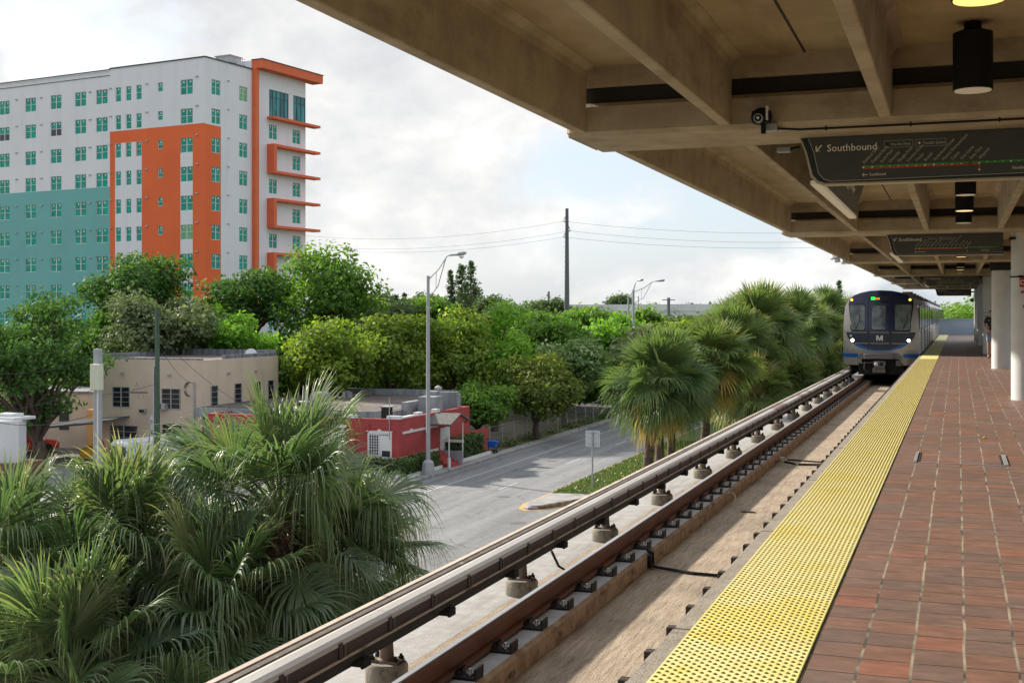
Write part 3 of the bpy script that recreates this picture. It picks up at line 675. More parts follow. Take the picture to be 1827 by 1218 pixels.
b = MB(); b.lathe((pc.x, pc.y, BED), [(.035, 0), (.045, .09), (.04, .11)], ring_m, 10); tag(b.build('crushed_cup'), 'small pale crushed cup lying against the plinth', 'cup')

# ------------------------------------------------------------------ canopy
CZ = EYE
can = thing('station_canopy', 'ribbed brown concrete canopy over the station platform', 'canopy', (1.2, 40, CZ+1.5))
BEAMS = [-3.68+13.76*k for k in range(7)]
BW = 1.09
for t0 in BEAMS:
    b = MB(); b.box(-3.153, 5.7, t0, t0+BW, CZ+1.51, CZ+1.79, canopy_conc); b.build('crossbeam', can, bevel=.035)
    b = MB(); b.box(-3.00, 5.7, t0+.06, t0+BW-.06, CZ+1.788, CZ+1.927, dark_joint); b.build('joint_gap', can)
    b = MB(); b.box(-3.06, 5.7, t0+.02, t0+BW-.02, CZ+1.925, CZ+2.10, canopy_conc); b.build('diaphragm', can)
    b = MB(); b.prism([(-3.158, t0+.1, CZ+1.52), (-3.158, t0+BW-.1, CZ+1.52), (-3.158, t0+BW-.1, CZ+1.74), (-3.158, t0+.1, CZ+1.74)], (.004, 0, 0), cover_top); b.build('end_plate', can)
RX = [-3.022, -1.787, -.532, .733, 1.99, 3.25, 4.5, 5.6]
for i in range(-1, 6):
    y0 = (BEAMS[i]+BW if i >= 0 else -12)+.002; y1 = BEAMS[i+1]-.002
    for j, x in enumerate(RX):
        h0, h1 = CZ+1.54, CZ+2.10
        w = .0475
        if j == 0: pf = [(x-w+.003, h0), (x+w, h0), (x+w+.012, h1-.10), (x+w+.03, h1-.04), (x+w+.10, h1), (x-w+.003, h1)]
        else: pf = [(x-w, h0), (x+w, h0), (x+w+.012, h1-.10), (x+w+.03, h1-.04), (x+w+.10, h1), (x-w-.10, h1), (x-w-.03, h1-.04), (x-w-.012, h1-.10)]
        b = MB(); b.prism([(px, y0, pz) for px, pz in pf], (0, y1-y0, 0), canopy_conc); b.build('rib', can, bevel=.008)
b = MB(); b.box(-3.07, 5.7, -12, BEAMS[-1]+BW+.3, CZ+2.10, CZ+2.28, canopy_soffit); b.build('roof_slab', can)
b = MB()
for k in range(3): b.box(-1.158+2.51*k, -1.140+2.51*k, -12, BEAMS[-1], CZ+2.094, CZ+2.102, dark_joint)
b.build('slab_joint', can)
# downlights
def downlight(x, y, lens, label):
    t = thing('downlight', label, 'ceiling lamp', (x, y, CZ+2.1), 'black cylinder lamps under the canopy')
    b = MB(); b.lathe((x, y, CZ), [(.05, 1.62), (.128, 1.62), (.128, 1.61), (.137, 1.61), (.137, 2.02), (.06, 2.05), (.06, 2.10)], black_metal, 28)
    b.build('housing', t, smooth=True)
    b = MB(); b.lathe((x, y, CZ), [(.0, 1.600), (.127, 1.604), (.127, 1.619)], lens, 24); b.build('lens', t)
for bay in range(0, 5):
    for q, off in enumerate((7.65, 4.92, 2.19)):
        y = BEAMS[bay]+BW+off-.0
        y = [ -7.01, -9.74, -12.47][0]
ys = []
for k in range(0, 6):
    for q in (3.33, .60, 6.06):
        ys.append((BEAMS[k]-q, k, q))
ys.sort()
names = {}
for n, (y, k, q) in enumerate(ys):
    if y < 3: continue
    lens = lamp_lit if abs(y-6.75) < .2 else (lamp_off if abs(y-9.48) < .3 else (lamp_warm if n % 2 else lamp_off))
    if abs(y-6.75) < .2: lb = 'glowing yellow cylinder lamp cut off by the top edge of the photo'
    elif abs(y-9.48) < .3: lb = 'large black cylinder lamp in front of the nearest crossbeam'
    elif k == 2: lb = {6.06: 'upper of three lamps in line under the first route sign', 3.33: 'middle of three lamps in line under the first route sign', .60: 'lowest of three lamps in line under the first route sign'}[q]
    else: lb = 'distant black cylinder lamp under the far canopy bays'
    downlight(.105, y, lens, lb)
# route signs
def route_sign(x0, x1, y, label, detail):
    t = thing('route_sign', label, 'sign', ((x0+x1)/2, y, CZ+1.5), 'hanging route signs')
    zt, zb = CZ+1.505, CZ+1.10
    xr = .168
    def outline(e):
        return [(x0+e*.9, zt), (x0+.045+e, zt-.12), (x0+xr-.075+e, zb+.075+e), (x0+xr-.03+e, zb+.022+e), (x0+xr+.03+e, zb+e), (x1, zb+e), (x1, zt)]
    b = MB(); b.prism([(x, y, z) for x, z in outline(0)], (0, .12, 0), sign_frame); b.build('frame', t, bevel=.004)
    b = MB(); b.prism([(x, y-.004, z) for x, z in outline(.016)], (0, .003, 0), sign_black); b.build('backing', t)
    b = MB(); pl = outline(.016)
    pl = [(x+.055, z) for x, z in pl[:2]]+[(x+.045, z+.012) for x, z in pl[2:5]]+[(x1, zb+.045), (x1, zt)]
    b.prism([(x, y-.008, z) for x, z in pl], (0, .003, 0), letter_dim)
    pl2 = [(x+.005, z) for x, z in pl[:2]]+[(x+.004, z+.004) for x, z in pl[2:5]]+[(x1, zb+.049), (x1, zt)]
    b.prism([(x, y-.011, z) for x, z in pl2], (0, .002, 0), sign_panel); b.build('panel', t)
    yf = y-.0125; R, U = (1, 0, 0), (0, 0, 1)
    text_mesh('lettering', 'Southbound', .086, (x0+.228, yf, zt-.122), R, U, letter, t, squash=.98)
    b = MB(); b.tube([(x0+.185, yf, zt-.064), (x0+.142, yf, zt-.112)], .0055, letter, 4)
    b.tube([(x0+.140, yf, zt-.070), (x0+.140, yf, zt-.114), (x0+.184, yf, zt-.114)], .0055, letter, 4); b.build('arrow', t)
    if detail:
        for xa, xb, tx in ((.695, .925, 'You Are Here'), (.950, 1.185, 'Transfer Station')):
            b = MB()
            za, zc = zt-.112, zt-.054
            for q in ((x0+xa, x0+xb, za, za+.002), (x0+xa, x0+xb, zc, zc+.002), (x0+xa, x0+xa+.002, za, zc), (x0+xb, x0+xb+.002, za, zc)): b.box(q[0], q[1], yf-.001, yf, q[2], q[3], letter_dim)
            b.build('legend_box', t)
            text_mesh('lettering', tx, .034, (x0+xa+.055, yf, zt-.095), R, U, letter_dim, t, squash=.80)
            b = MB(); b.tube([(x0+xa+.028, yf-.002, zt-.083), (x0+xa+.028, yf, zt-.083)], .014 if 'You' in tx else .009, sign_black if 'You' in tx else letter, 12); b.build('legend_dot', t)
    lx0 = x0+.53; lx1 = x0+1.445; lx2 = x1-.12 if not detail else x1-.12
    zl = zb+.137
    b = MB(); b.box(lx0-.012, lx2, yf-.001, yf, zl, zl+.016, line_green); b.build('green_line', t)
    b = MB(); b.box(lx0-.012, lx1+.006, yf-.001, yf, zl-.016, zl, line_red); b.box(lx1-.006, lx1+.006, yf-.0015, yf-.0005, zl-.055, zl+.004, line_red); b.build('red_line', t)
    st = ['Dadeland South', 'Dadeland North', 'South Miami', 'University', 'Douglas Road', 'Coconut Grove', 'Vizcaya', 'Brickell', 'Government Center', 'Historic Overtown/Lyric', 'Culmer', 'Civic Center', 'Santa Clara', 'Allapattah']
    b = MB()
    xs = [lx0+(lx1-lx0)*k/13 for k in range(14)]
    for k, x in enumerate(xs):
        r = .0075 if k in (0, 1, 7, 8, 13) else .0045
        if k != 12: b = MB(); b.tube([(x, yf-.003, zl), (x, yf-.001, zl)], r, letter, 8); b.build('stop_dot', t)
    for k in range(1, 8): b = MB(); b.tube([(lx1+(lx2-lx1)*k/8.5, yf-.003, zl+.006), (lx1+(lx2-lx1)*k/8.5, yf-.001, zl+.006)], .007 if k == 4 else .004, letter, 8); b.build('stop_dot', t)
    b = MB(); b.tube([(lx1, yf-.003, zl-.055), (lx1, yf-.001, zl-.055)], .0075, letter, 8)
    b.build('stop_dot', t)
    b = MB(); b.tube([(xs[12], yf-.004, zl), (xs[12], yf-.001, zl)], .014, sign_black, 14); b.tube([(xs[12], yf-.005, zl), (xs[12], yf-.003, zl)], .006, line_red, 10); b.build('here_dot', t)
    for k, x in enumerate(xs):
        text_mesh('lettering', st[k], .034, (x+.006, yf, zl+.030), R, U, letter_dim, t, rot=deg(47), squash=.82)
    text_mesh('lettering', '\u2190' if False else 'Southbound', .034, (lx0+.048, yf, zl-.072), R, U, letter, t, squash=.8)
    b = MB(); b.tube([(lx0-.012, yf, zl-.062), (lx0+.033, yf, zl-.062)], .0028, letter, 4); b.tube([(lx0+.006, yf, zl-.046), (lx0-.012, yf, zl-.062), (lx0+.006, yf, zl-.078)], .0028, letter, 4); b.build('arrow', t)
    text_mesh('lettering', 'Northbound', .034, (lx2-.26, yf, zl-.06), R, U, letter, t, squash=.8)
    return t
labs = ['nearest hanging route sign reading Southbound, cut off by the right edge', 'second hanging route sign reading Southbound, seen whole beside the white pillar',
        'third hanging route sign, dim and far down the platform', 'farthest hanging route sign at the end of the canopy']
for k, bi in enumerate((1, 2, 4, 6)):
    route_sign(-1.275, .80, BEAMS[bi]+.74, labs[k], k < 2)
def map_panel(y, label, bz):
    t = thing('map_panel', label, 'sign', (-1.2, y+2, CZ+1.5), 'tilted map panels beside the route signs')
    zb = CZ+1.19
    poly = [(-1.20, y, zb+.01), (-1.20, y+4.2, zb), (-1.20, y+6.9, CZ+2.08), (-1.20, y, CZ+2.08)]
    b = MB(); b.prism(poly, (.03, 0, 0), sign_panel); b.build('panel', t)
    b = MB(); b.box(-1.235, -1.15, y, y+4.2, zb-.035, zb, lamp_off); b.build('edge_strip', t)  # bottom frame of the panel; faint emission makes its edge look lit
    b = MB()
    rr = random.Random(4)
    for i in range(11):
        yy = y+2.6+i*.13; b.tube([(-1.164, yy, zb+.25+rr.uniform(-.05, .05)), (-1.164, yy+rr.uniform(-.1, .4), zb+.6+rr.uniform(-.1, .15))], .012, letter, 4)
    for i in range(5):
        zz = zb+.3+i*.06; b.tube([(-1.164, y+2.3, zz), (-1.164, y+3.3, zz+.04), (-1.164, y+4.1, zz)], .010, letter, 4)
    b.build('map_lines', t)
map_panel(BEAMS[1]+BW+.1, 'dark map panel hanging lengthwise behind the nearest route sign', 0)
map_panel(BEAMS[2]+BW+.1, 'dark map panel hanging lengthwise behind the second route sign', 0)
map_panel(BEAMS[4]+BW+.1, 'far dark map panel hanging behind the third route sign', 0)
# CCTV, conduit, small lights
c = D(1358, 205, 9.85)
t = thing('security_camera', 'black and white security camera on the nearest crossbeam', 'security camera', c)
b = MB(); b.lathe((c.x, c.y+.02, c.z-.02), [(.02, -.06), (.07, -.045), (.085, 0), (.075, .05), (.03, .075)], black_metal, 18); b.build('dome', t, smooth=True)
b = MB(); b.tube([(c.x-.01, c.y-.10, c.z-.04), (c.x-.01, c.y-.02, c.z-.035)], .036, grey_metal, 16)
b.build('lens_ring', t)
b = MB(); b.tube([(c.x-.01, c.y-.106, c.z-.04), (c.x-.01, c.y-.10, c.z-.04)], .027, black_metal, 16); b.tube([(c.x-.01, c.y-.110, c.z-.04), (c.x-.01, c.y-.105, c.z-.04)], .012, frame_white, 12); b.build('lens', t)
b = MB(); b.box(c.x+.045, c.x+.06, c.y-.06, c.y+.06, c.z-.05, c.z+.06, frame_white); b.box(c.x+.0, c.x+.035, c.y-.01, c.y+.03, c.z-.15, c.z-.04, black_metal); b.build('bracket', t)
b = MB(); b.box(c.x-.02, c.x+.11, BEAMS[1]-.055, BEAMS[1]+.06, CZ+1.475, CZ+1.53, grey_metal); tag(b.build('junction_box'), 'small grey junction box below the security camera', 'junction box')
b = MB(); b.tube([(c.x+.1, BEAMS[1]+.02, CZ+1.497), (-1.2, BEAMS[1]+.1, CZ+1.492), (-.9, BEAMS[1]+.12, CZ+1.493), (0, BEAMS[1]+.12, CZ+1.493), (3, BEAMS[1]+.12, CZ+1.493)], .010, black_metal, 6)
for x in (-1.0, -.35, .3): b.box(x, x+.012, BEAMS[1]+.10, BEAMS[1]+.14, CZ+1.478, CZ+1.51, black_metal)
tag(b.build('conduit'), 'black conduit running along the underside of the nearest crossbeam', 'conduit')
c = D(1399, 268, 11.4)
b = MB(); b.box(c.x-.06, c.x+.06, c.y-.05, c.y+.05, c.z-.02, c.z+.02, grey_metal); b.tube([(c.x+.05, c.y, c.z+.01), (c.x+.14, c.y, c.z+.02)], .01, black_metal, 6); tag(b.build('lamp_fitting'), 'small grey fitting left of the nearest route sign', 'lamp fitting')
for i, (px, py) in enumerate(((1486, 456), (1494, 461), (1506, 464))):
    c = D(px, py, 33.2)
    b = MB(); b.tube([(c.x, c.y, c.z+.02), (c.x+.01, c.y-.03, c.z-.09)], [.05, .085], frame_white, 10); b.box(c.x-.03, c.x+.08, c.y, c.y+.05, c.z, c.z+.06, grey_metal)
    tag(b.build('floodlight'), 'white floodlight, number %s in the row of three on the canopy edge' % ('one', 'two', 'three')[i] if False else ['leftmost', 'middle', 'rightmost'][i]+' of three small white floodlights on the canopy edge', 'floodlight', 'floodlights on the canopy edge')
# pillars
def round_pillar(y, label, cap):
    x = 1.235; t = thing('pillar', label, 'pillar', (x, y, PLAT), 'pillars along the platform')
    b = MB(); b.lathe((x, y, PLAT), [(.29, 0), (.29, EYE+1.51-PLAT if not cap else 2.87)], pillar_white, 40); b.build('shaft', t, smooth=True)
    b = MB()
    if cap: b.box(x-.33, x+.33, y-.33, y+.33, PLAT+2.87, EYE+1.515, train_dark)
    else: b.box(x-.31, x+.33, y-.2, y+.2, PLAT+2.98, PLAT+3.03, black_metal)
    b.build('collar', t)
    return t
round_pillar(24.9, 'round white pillar at the right edge of the photo', False)
round_pillar(38.9, 'round white pillar with black collar hiding a standing person', True)
for k, (y, lb) in enumerate(((52.9, 'square grey pillar just beyond the standing person'), (66.3, 'second square grey pillar down the platform'), (79.8, 'farthest square grey pillar near the platform end'))):
    t = thing('pillar', lb, 'pillar', (1.3, y, PLAT), 'pillars along the platform')
    b = MB(); b.box(.955, 1.75, y-.3, y+.3, PLAT, EYE+1.512, pillar_white); b.build('shaft', t, bevel=.03)
    if k == 0:
        for i, s in enumerate(('NO SMOKING', 'NO FUMAR')): text_mesh('lettering', s, .09, (.99, y-.304, EYE+.02-.13*i), (1, 0, 0), (0, 0, 1), black_metal, t)
# emergency box on the first pillar
c = Vector((1.16, 24.9-.30, 10.08))
t = thing('fire_alarm', 'red fire alarm box strapped to the right edge pillar', 'fire alarm', c)
b = MB(); b.box(c.x-.085, c.x+.14, c.y-.10, c.y+.03, c.z-.085, c.z+.085, red_box); b.build('case', t, bevel=.012)
b = MB(); b.tube([(c.x-.03, c.y-.106, c.z), (c.x-.03, c.y-.10, c.z)], .045, frame_white, 14); b.tube([(c.x-.03, c.y-.110, c.z), (c.x-.03, c.y-.105, c.z)], .028, red_box, 12); b.build('emblem', t)
b = MB(); b.tube([(1.235+.30*math.cos(a), 24.9+.30*math.sin(a), c.z+.11) for a in [PI*.75+k*PI/12 for k in range(19)]], .014, black_metal, 6); b.box(c.x-.1, c.x-.02, c.y-.04, c.y, c.z+.09, c.z+.13, black_metal); b.build('strap', t)
for (dx, z, w, h, lb) in ((-.02, 9.88, .12, .05, 'small red sticker right below the fire alarm box'), (.0, 9.62, .10, .045, 'middle red sticker on the right edge pillar'), (.03, 9.52, .09, .04, 'lowest red sticker on the right edge pillar')):
    th = math.asin(min(1, (.0+dx-.05)/.29)); x = 1.235+dx-.05; y = 24.9-.292*math.cos(th)
    b = MB(); b.obox((x-w/2*math.cos(th), y-w/2*math.sin(th)-.006, z), (w*math.cos(th), w*math.sin(th), 0), (0, .006, 0), (0, 0, h), red_box)
    tag(b.build('sticker'), lb, 'sticker', 'red stickers on the pillar')
# end wall of the platform
t = thing('end_wall', 'blue grey wall closing the far end of the platform', 'wall', (0, 101, PLAT))
b = MB(); b.box(-1.35, 1.75, 100.6, 100.85, PLAT, PLAT+1.17, blue_wall_m); b.box(-1.38, 1.78, 100.55, 100.9, PLAT+1.17, PLAT+1.24, sidewalk_m); b.build('panel', t)
b = MB(); b.box(1.60, 1.80, 70, 100.6, PLAT, PLAT+1.15, white_metal); tag(b.build('side_wall'), 'low white wall running along the far right of the platform', 'wall')
b = MB(); b.box(.85, 1.35, 92, 92.15, EYE+.85, EYE+1.08, black_metal); b.tube([(1.1, 92.1, EYE+1.05), (1.1, 92.1, EYE+1.5)], .02, black_metal, 6); b.box(.4, 2.2, 91.9, 92.3, EYE+1.5, EYE+1.6, black_metal); b.tube([(2.1, 92.1, PLAT), (2.1, 92.1, EYE+1.5)], .06, black_metal, 8)
tag(b.build('monitor_stand'), 'small black screen on a post near the platform end', 'monitor')

# ------------------------------------------------------------------ person
def person():
    x0, y0 = 1.165, 47.7
    t = thing('person', 'person in dark t-shirt and light denim shorts half hidden by the round pillar', 'person', (x0, y0, PLAT))
    def skinmesh(name, pts, edges, rad, mat, root):
        me = bpy.data.meshes.new(name); me.from_pydata([(x0+p[0], y0+p[1], PLAT+p[2]) for p in pts], edges, []); me.materials.append(mat)
        o = bpy.data.objects.new(name, me); COL.objects.link(o)
        sk = o.modifiers.new('skin', 'SKIN'); sk.use_smooth_shade = True; o.modifiers.new('sub', 'SUBSURF').levels = 1; o.modifiers['sub'].render_levels = 2
        lay = me.skin_vertices[0] if me.skin_vertices else None
        if lay:
            for i, r in enumerate(rad):
                rr = r if isinstance(r, tuple) else (r, r)
                lay.data[i].radius = rr; lay.data[i].use_root = (i == root)
        attach(o, t); return o
    pts = [(0, 0, .95), (0, 0, 1.15), (0, -.01, 1.38), (0, -.01, 1.50), (0, -.02, 1.58), (0, -.035, 1.70),
           (-.09, 0, .90), (-.10, -.02, .50), (-.10, .02, .09), (-.10, -.13, .04),
           (.09, 0, .90), (.10, .0, .50), (.10, .05, .09), (.10, -.10, .04),
           (-.17, -.01, 1.43), (-.235, .05, 1.16), (-.20, -.16, 1.12), (-.15, -.23, 1.13),
           (.17, -.01, 1.43), (.25, .03, 1.15), (.22, -.12, .98), (.2, -.17, .93)]
    ed = [(0, 1), (1, 2), (2, 3), (3, 4), (4, 5), (0, 6), (6, 7), (7, 8), (8, 9), (0, 10), (10, 11), (11, 12), (12, 13), (3, 14), (14, 15), (15, 16), (16, 17), (3, 18), (18, 19), (19, 20), (20, 21)]
    rad = [(.15, .11), (.13, .10), (.16, .10), (.07, .06), .05, (.085, .10), .085, .06, .04, .035, .085, .06, .04, .035, .055, .042, .032, .035, .055, .042, .032, .035]
    skinmesh('body', pts, ed, rad, skin, 0)
    skinmesh('shirt', [pts[0], pts[1], pts[2], (0, -.01, 1.47), pts[14], (-.215, .03, 1.25), pts[18], (.23, .02, 1.24)], [(0, 1), (1, 2), (2, 3), (3, 4), (4, 5), (3, 6), (6, 7)], [(.17, .13), (.15, .12), (.18, .125), (.09, .08), .08, .065, .08, .065], shirt_m, 0)
    skinmesh('shorts', [(0, 0, .97), (-.09, 0, .88), (-.10, -.01, .56), (.09, 0, .88), (.10, 0, .56)], [(0, 1), (1, 2), (0, 3), (3, 4)], [(.17, .13), .11, .09, .11, .09], denim, 0)
    skinmesh('hair', [(0, -.0, 1.72), (0, .03, 1.66)], [(0, 1)], [(.10, .11), .09], hair_m, 0)
    for k, (sx, yy) in enumerate(((-.10, 0), (.10, .03))): skinmesh('shoe', [(sx, yy+.05, .045), (sx, yy-.06, .045), (sx, yy-.16, .035)], [(0, 1), (1, 2)], [.05, .05, .04], shoe_m, 0)
    # fingers of the raised hand
    b = MB()
    for k in range(4): b.tube([(x0-.15+.0, y0-.25, PLAT+1.16-.02*k), (x0-.12, y0-.30+.004*k, PLAT+1.16-.02*k), (x0-.09, y0-.31, PLAT+1.15-.02*k)], [.009, .008, .006], skin, 6)
    b.tube([(x0-.17, y0-.23, PLAT+1.17), (x0-.15, y0-.27, PLAT+1.19)], [.01, .008], skin, 6); b.build('fingers', t, smooth=True)
person()

# ------------------------------------------------------------------ train
XC = -2.85; TY = 50.6; HW = 1.44
ZP = PLAT
prof = [(1.36, -.42), (1.42, -.34), (HW, -.10), (HW, .6), (HW-.005, 1.1), (HW-.03, 1.6), (HW-.08, 1.95), (1.22, 2.20), (1.02, 2.35), (.75, 2.45), (.40, 2.52), (0, 2.54)]
def hw(z):
    for (w0, z0), (w1, z1) in zip(prof, prof[1:]):
        if z0 <= z <= z1: return w0+(w1-w0)*(z-z0)/(z1-z0)
    return prof[0][0] if z < prof[0][1] else 0.0
def fy(x, z): return TY+.30*(abs(x)/HW)**2.6+.22*max(0, z-.9)**1.7/1.6+(.10*max(0, .2-z) if z < .2 else 0)
train = thing('metro_train', 'silver and navy metro train with lit headlights arriving at the platform', 'train', (XC, TY, TOR))
def fp(x, z, off=0.0): return (XC+x, fy(x, z)-off, ZP+z)
NX = 20
zs = [z for w, z in prof]
zf = sorted(set([round(v, 3) for v in np.linspace(-.42, 2.535, 40)]))
b = MB()
for a, c in zip(zf, zf[1:]):
    for i in range(NX):
        u0, u1 = -1+2*i/NX, -1+2*(i+1)/NX; wa, wc = hw(a), hw(c)
        if c < .02 and max(abs(u0*wa), abs(u1*wa)) < .85: continue
        b.quad(fp(u0*wa, a), fp(u1*wa, a), fp(u1*wc, c), fp(u0*wc, c), train_silver)
b.build('front_shell', train, smooth=True)
def carbody(y0f, y1, name):
    b = MB()
    full = [(-w, z) for w, z in prof]+[(w, z) for w, z in reversed(prof[:-1])]
    for (xa, za), (xb, zb) in zip(full, full[1:]):
        ya = y0f(xa, za); yb = y0f(xb, zb)
        mat = train_navy2 if za > 2.15 and zb > 2.15 else train_steel
        mat = train_steel
        b.quad((XC+xa, ya, ZP+za), (XC+xb, yb, ZP+zb), (XC+xb, y1, ZP+zb), (XC+xa, y1, ZP+za), mat)
    n = len(full); b.add([(XC+x, y1, ZP+z) for x, z in full], [tuple(range(n))], train_dark)
    b.box(XC-1.3, XC+1.3, y0f(0, 0)+1.2, y1, ZP-.5, ZP-.30, train_dark)
    return b.build(name, train, smooth=True)
LEN = 22.4
cars = []
for k in range(4):
    ys_ = TY+k*(LEN+.6)
    if k == 0: carbody(lambda x, z: fy(x, z), TY+LEN, 'car_body')
    else:
        o = carbody(lambda x, z, q=ys_: q, ys_+LEN, 'car_body')
        b = MB(); b.box(XC-1.0, XC+1.0, ys_-.6, ys_, ZP-.2, ZP+2.2, train_dark); b.build('gangway', train)
    for sgn in (1, -1):
        xs = XC+sgn*(HW+.006)
        # doors, windows, corrugation of this side
        for d in (3.6, 9.0, 14.4, 19.4):
            b = MB(); b.box(xs-.012, xs+.012, ys_+d-.75, ys_+d+.75, ZP+.0, ZP+2.0, train_steel); b.box(xs-.02, xs+.02, ys_+d-.78, ys_+d-.75, ZP, ZP+2.0, train_dark); b.box(xs-.02, xs+.02, ys_+d+.75, ys_+d+.78, ZP, ZP+2.0, train_dark); b.box(xs-.014, xs+.015, ys_+d-.01, ys_+d+.01, ZP, ZP+2.0, train_dark)
            o = b.build('door', train)
            b = MB()
            for q in (-.40, .40): b.box(xs-.016, xs+.016, ys_+d+q-.24, ys_+d+q+.24, ZP+.95, ZP+1.8, train_glass)
            b.build('window', o)
        for a, c in ((1.0, 2.5), (4.8, 7.8), (10.2, 13.2), (15.5, 18.3), (20.4, 21.9)):
            b = MB(); b.box(xs-.012, xs+.012, ys_+a, ys_+c, ZP+1.0, ZP+1.85, train_glass); b.build('window', train)
            b = MB()
            for i in range(7): b.box(xs-.01, xs+.016, ys_+a, ys_+c, ZP+.02+i*.115, ZP+.075+i*.115, train_white)
            b.build('corrugated_panel', train)
    b = MB()
    for q in range(5): b.box(XC+.75, XC+1.15, ys_+1.8+q*4.2, ys_+2.3+q*4.2, ZP+2.33, ZP+2.50, train_grey)
    b.tube([(XC+1.05, ys_+.8, ZP+2.42), (XC+1.05, ys_+21.5, ZP+2.42)], .025, train_grey, 6)
    b.build('roof_fittings', train)
def strip(rows, off, mat, name, parent=train, nx=8, nz=4):
    b = MB()
    rr = []
    for (z0, l0, r0), (z1, l1, r1) in zip(rows, rows[1:]):
        for j in range(nz): q = j/nz; rr.append((z0+(z1-z0)*q, l0+(l1-l0)*q, r0+(r1-r0)*q))
    rr.append(rows[-1])
    for a, c in zip(rr, rr[1:]):
        for i in range(nx):
            u0, u1 = i/nx, (i+1)/nx
            pa = [a[1]+(a[2]-a[1])*u0, a[1]+(a[2]-a[1])*u1, c[1]+(c[2]-c[1])*u1, c[1]+(c[2]-c[1])*u0]
            b.quad(fp(pa[0], a[0], off), fp(pa[1], a[0], off), fp(pa[2], c[0], off), fp(pa[3], c[0], off), mat)
    # flip so that it faces forward
    return b.build(name, parent, smooth=True)
sym = lambda rows: [(z, -x, x) for z, x in rows]
strip(sym([(.15, .25), (.19, .50), (.26, .78), (.36, .95), (.46, 1.06)]), .008, train_blue, 'blue_arc', nx=14)
strip(sym([(.20, .22), (.27, .50), (.36, .72), (.44, .92)]), .013, train_navy2, 'apron', nx=14)
strip(sym([(.44, .98), (.52, 1.13), (.66, 1.25), (.88, 1.33)]), .012, train_navy2, 'lamp_band', nx=14)
strip([(z, -x, x) for z, x in ((.88, 1.12), (1.0, 1.10), (1.5, 1.18), (2.0, 1.24), (2.18, 1.20), (2.34, 1.02), (2.44, .75), (2.515, .40), (2.53, .1))], .010, train_navy, 'mask', nx=14)
def rrect(x0, x1, z0, z1, r, tl=0, tr_=0):
    rows = []
    for k in range(5):
        a = k/4*PI/2; rows.append((z0+r*(1-math.cos(a)), x0+r*(1-math.sin(a)), x1-r*(1-math.sin(a))))
    for k in range(5):
        a = k/4*PI/2; rows.append((z1-r*math.sin(PI/2-a) if False else z1-r+r*math.sin(a), x0-0+r*(1-math.cos(a)), x1-r*(1-math.cos(a))))
    return rows
def skewrows(rows, zl, zh, dl, dr): return [(z, l+dl*(1-(z-zl)/(zh-zl)), r+dr*(1-(z-zl)/(zh-zl))) for z, l, r in rows]
for (x0, x1, dl, dr, nm) in ((-1.19, -.60, .07, 0, 'windscreen'), (.55, 1.17, 0, -.07, 'windscreen')):
    strip(skewrows(rrect(x0-.03, x1+.03, .93, 2.0, .08), .93, 2.0, dl, dr), .013, train_dark, 'window_seal', nz=1)
    strip(skewrows(rrect(x0, x1, .97, 1.96, .07), .97, 1.96, dl, dr), .018, train_glass, nm, nz=2)
strip(rrect(-.42, .30, .90, 2.02, .05), .013, train_navy2, 'cab_door', nz=1)
strip(rrect(-.32, .20, 1.0, 1.93, .05), .018, train_glass, 'door_window', nz=2)
strip([(2.13, -.45, .33), (2.30, -.42, .31)], .015, train_dark, 'destination_display')
strip([(2.155, -.37, -.22), (2.275, -.37, -.22)], .020, led_green, 'route_letter')
for q in range(5): strip([(2.165+.0*q, -.21+.036*q, -.185+.036*q), (2.255-.02*(q % 2), -.21+.036*q, -.185+.036*q)], .020, led_orange, 'route_text', nx=1, nz=1)
for (a, c) in ((-1.09, -.50), (-.40, .33), (.42, 1.08)): strip([(.862, a, c), (.885, a, c)], .019, train_silver, 'trim_line', nz=1)
for (a, c) in ((-.98, -.47), (-.40, .33), (.42, .95)): strip([(.43, a, c), (.452, a, c)], .019, train_silver, 'trim_line', nz=1)
for x in (-.46, .375): strip([(.16, x-.008, x+.008), (2.1, x-.008, x+.008)], .021, train_dark, 'panel_seam', nx=1, nz=8)
for xw in (-.95, .85):
    b = MB(); b.tube([fp(xw, 1.0, .05), fp(xw+.14, 1.32, .045), fp(xw+.16, 1.62, .04)], .012, black_metal, 5); b.build('wiper', train)
mz0, mz1, mw = .545, .755, .125
b = MB(); Mp = [(-mw, mz0), (-mw, mz1), (-mw+.07, mz1), (0, mz0+.085), (mw-.07, mz1), (mw, mz1), (mw, mz0), (mw-.055, mz0), (mw-.055, mz0+.11), (.012, mz0), (-.012, mz0), (-mw+.055, mz0+.11), (-mw+.055, mz0)]
b.prism([(XC+x-.03, fy(0, .6)-.022, ZP+z) for x, z in Mp], (0, .008, 0), train_white); b.build('emblem', train)
for x, nm in ((-1.07, 'headlight'), (1.06, 'headlight')):
    z = .56; p = fp(x, z, .02); b = MB(); b.tube([(p[0], p[1], p[2]), (p[0], p[1]+.05, p[2])], .085, black_metal, 16); o = b.build('headlight', train)
    b = MB(); b.tube([(p[0], p[1]-.012, p[2]), (p[0], p[1]-.001, p[2])], .055, head, 16); b.build('lens', o)
    p = fp(x*1.04, 2.16, .02); b = MB(); b.tube([(p[0], p[1]-.02, p[2]), (p[0], p[1]+.05, p[2])], .045, amber, 14); b.build('marker_lamp', train)
strip([(.70, -1.17, -1.10), (.77, -1.17, -1.10)], .02, train_white, 'small_lamp', nx=2, nz=1)
strip([(-.12, -1.435, -.86), (.035, -1.438, -.86)], .006, train_blue, 'blue_band'); strip([(-.12, .86, 1.435), (.035, .86, 1.438)], .006, train_blue, 'blue_band')
b = MB()
for sgn in (1, -1):
    b.box(XC+sgn*HW, XC+sgn*(HW+.004), TY+.42, TY+LEN, ZP-.12, ZP-.005, train_blue)
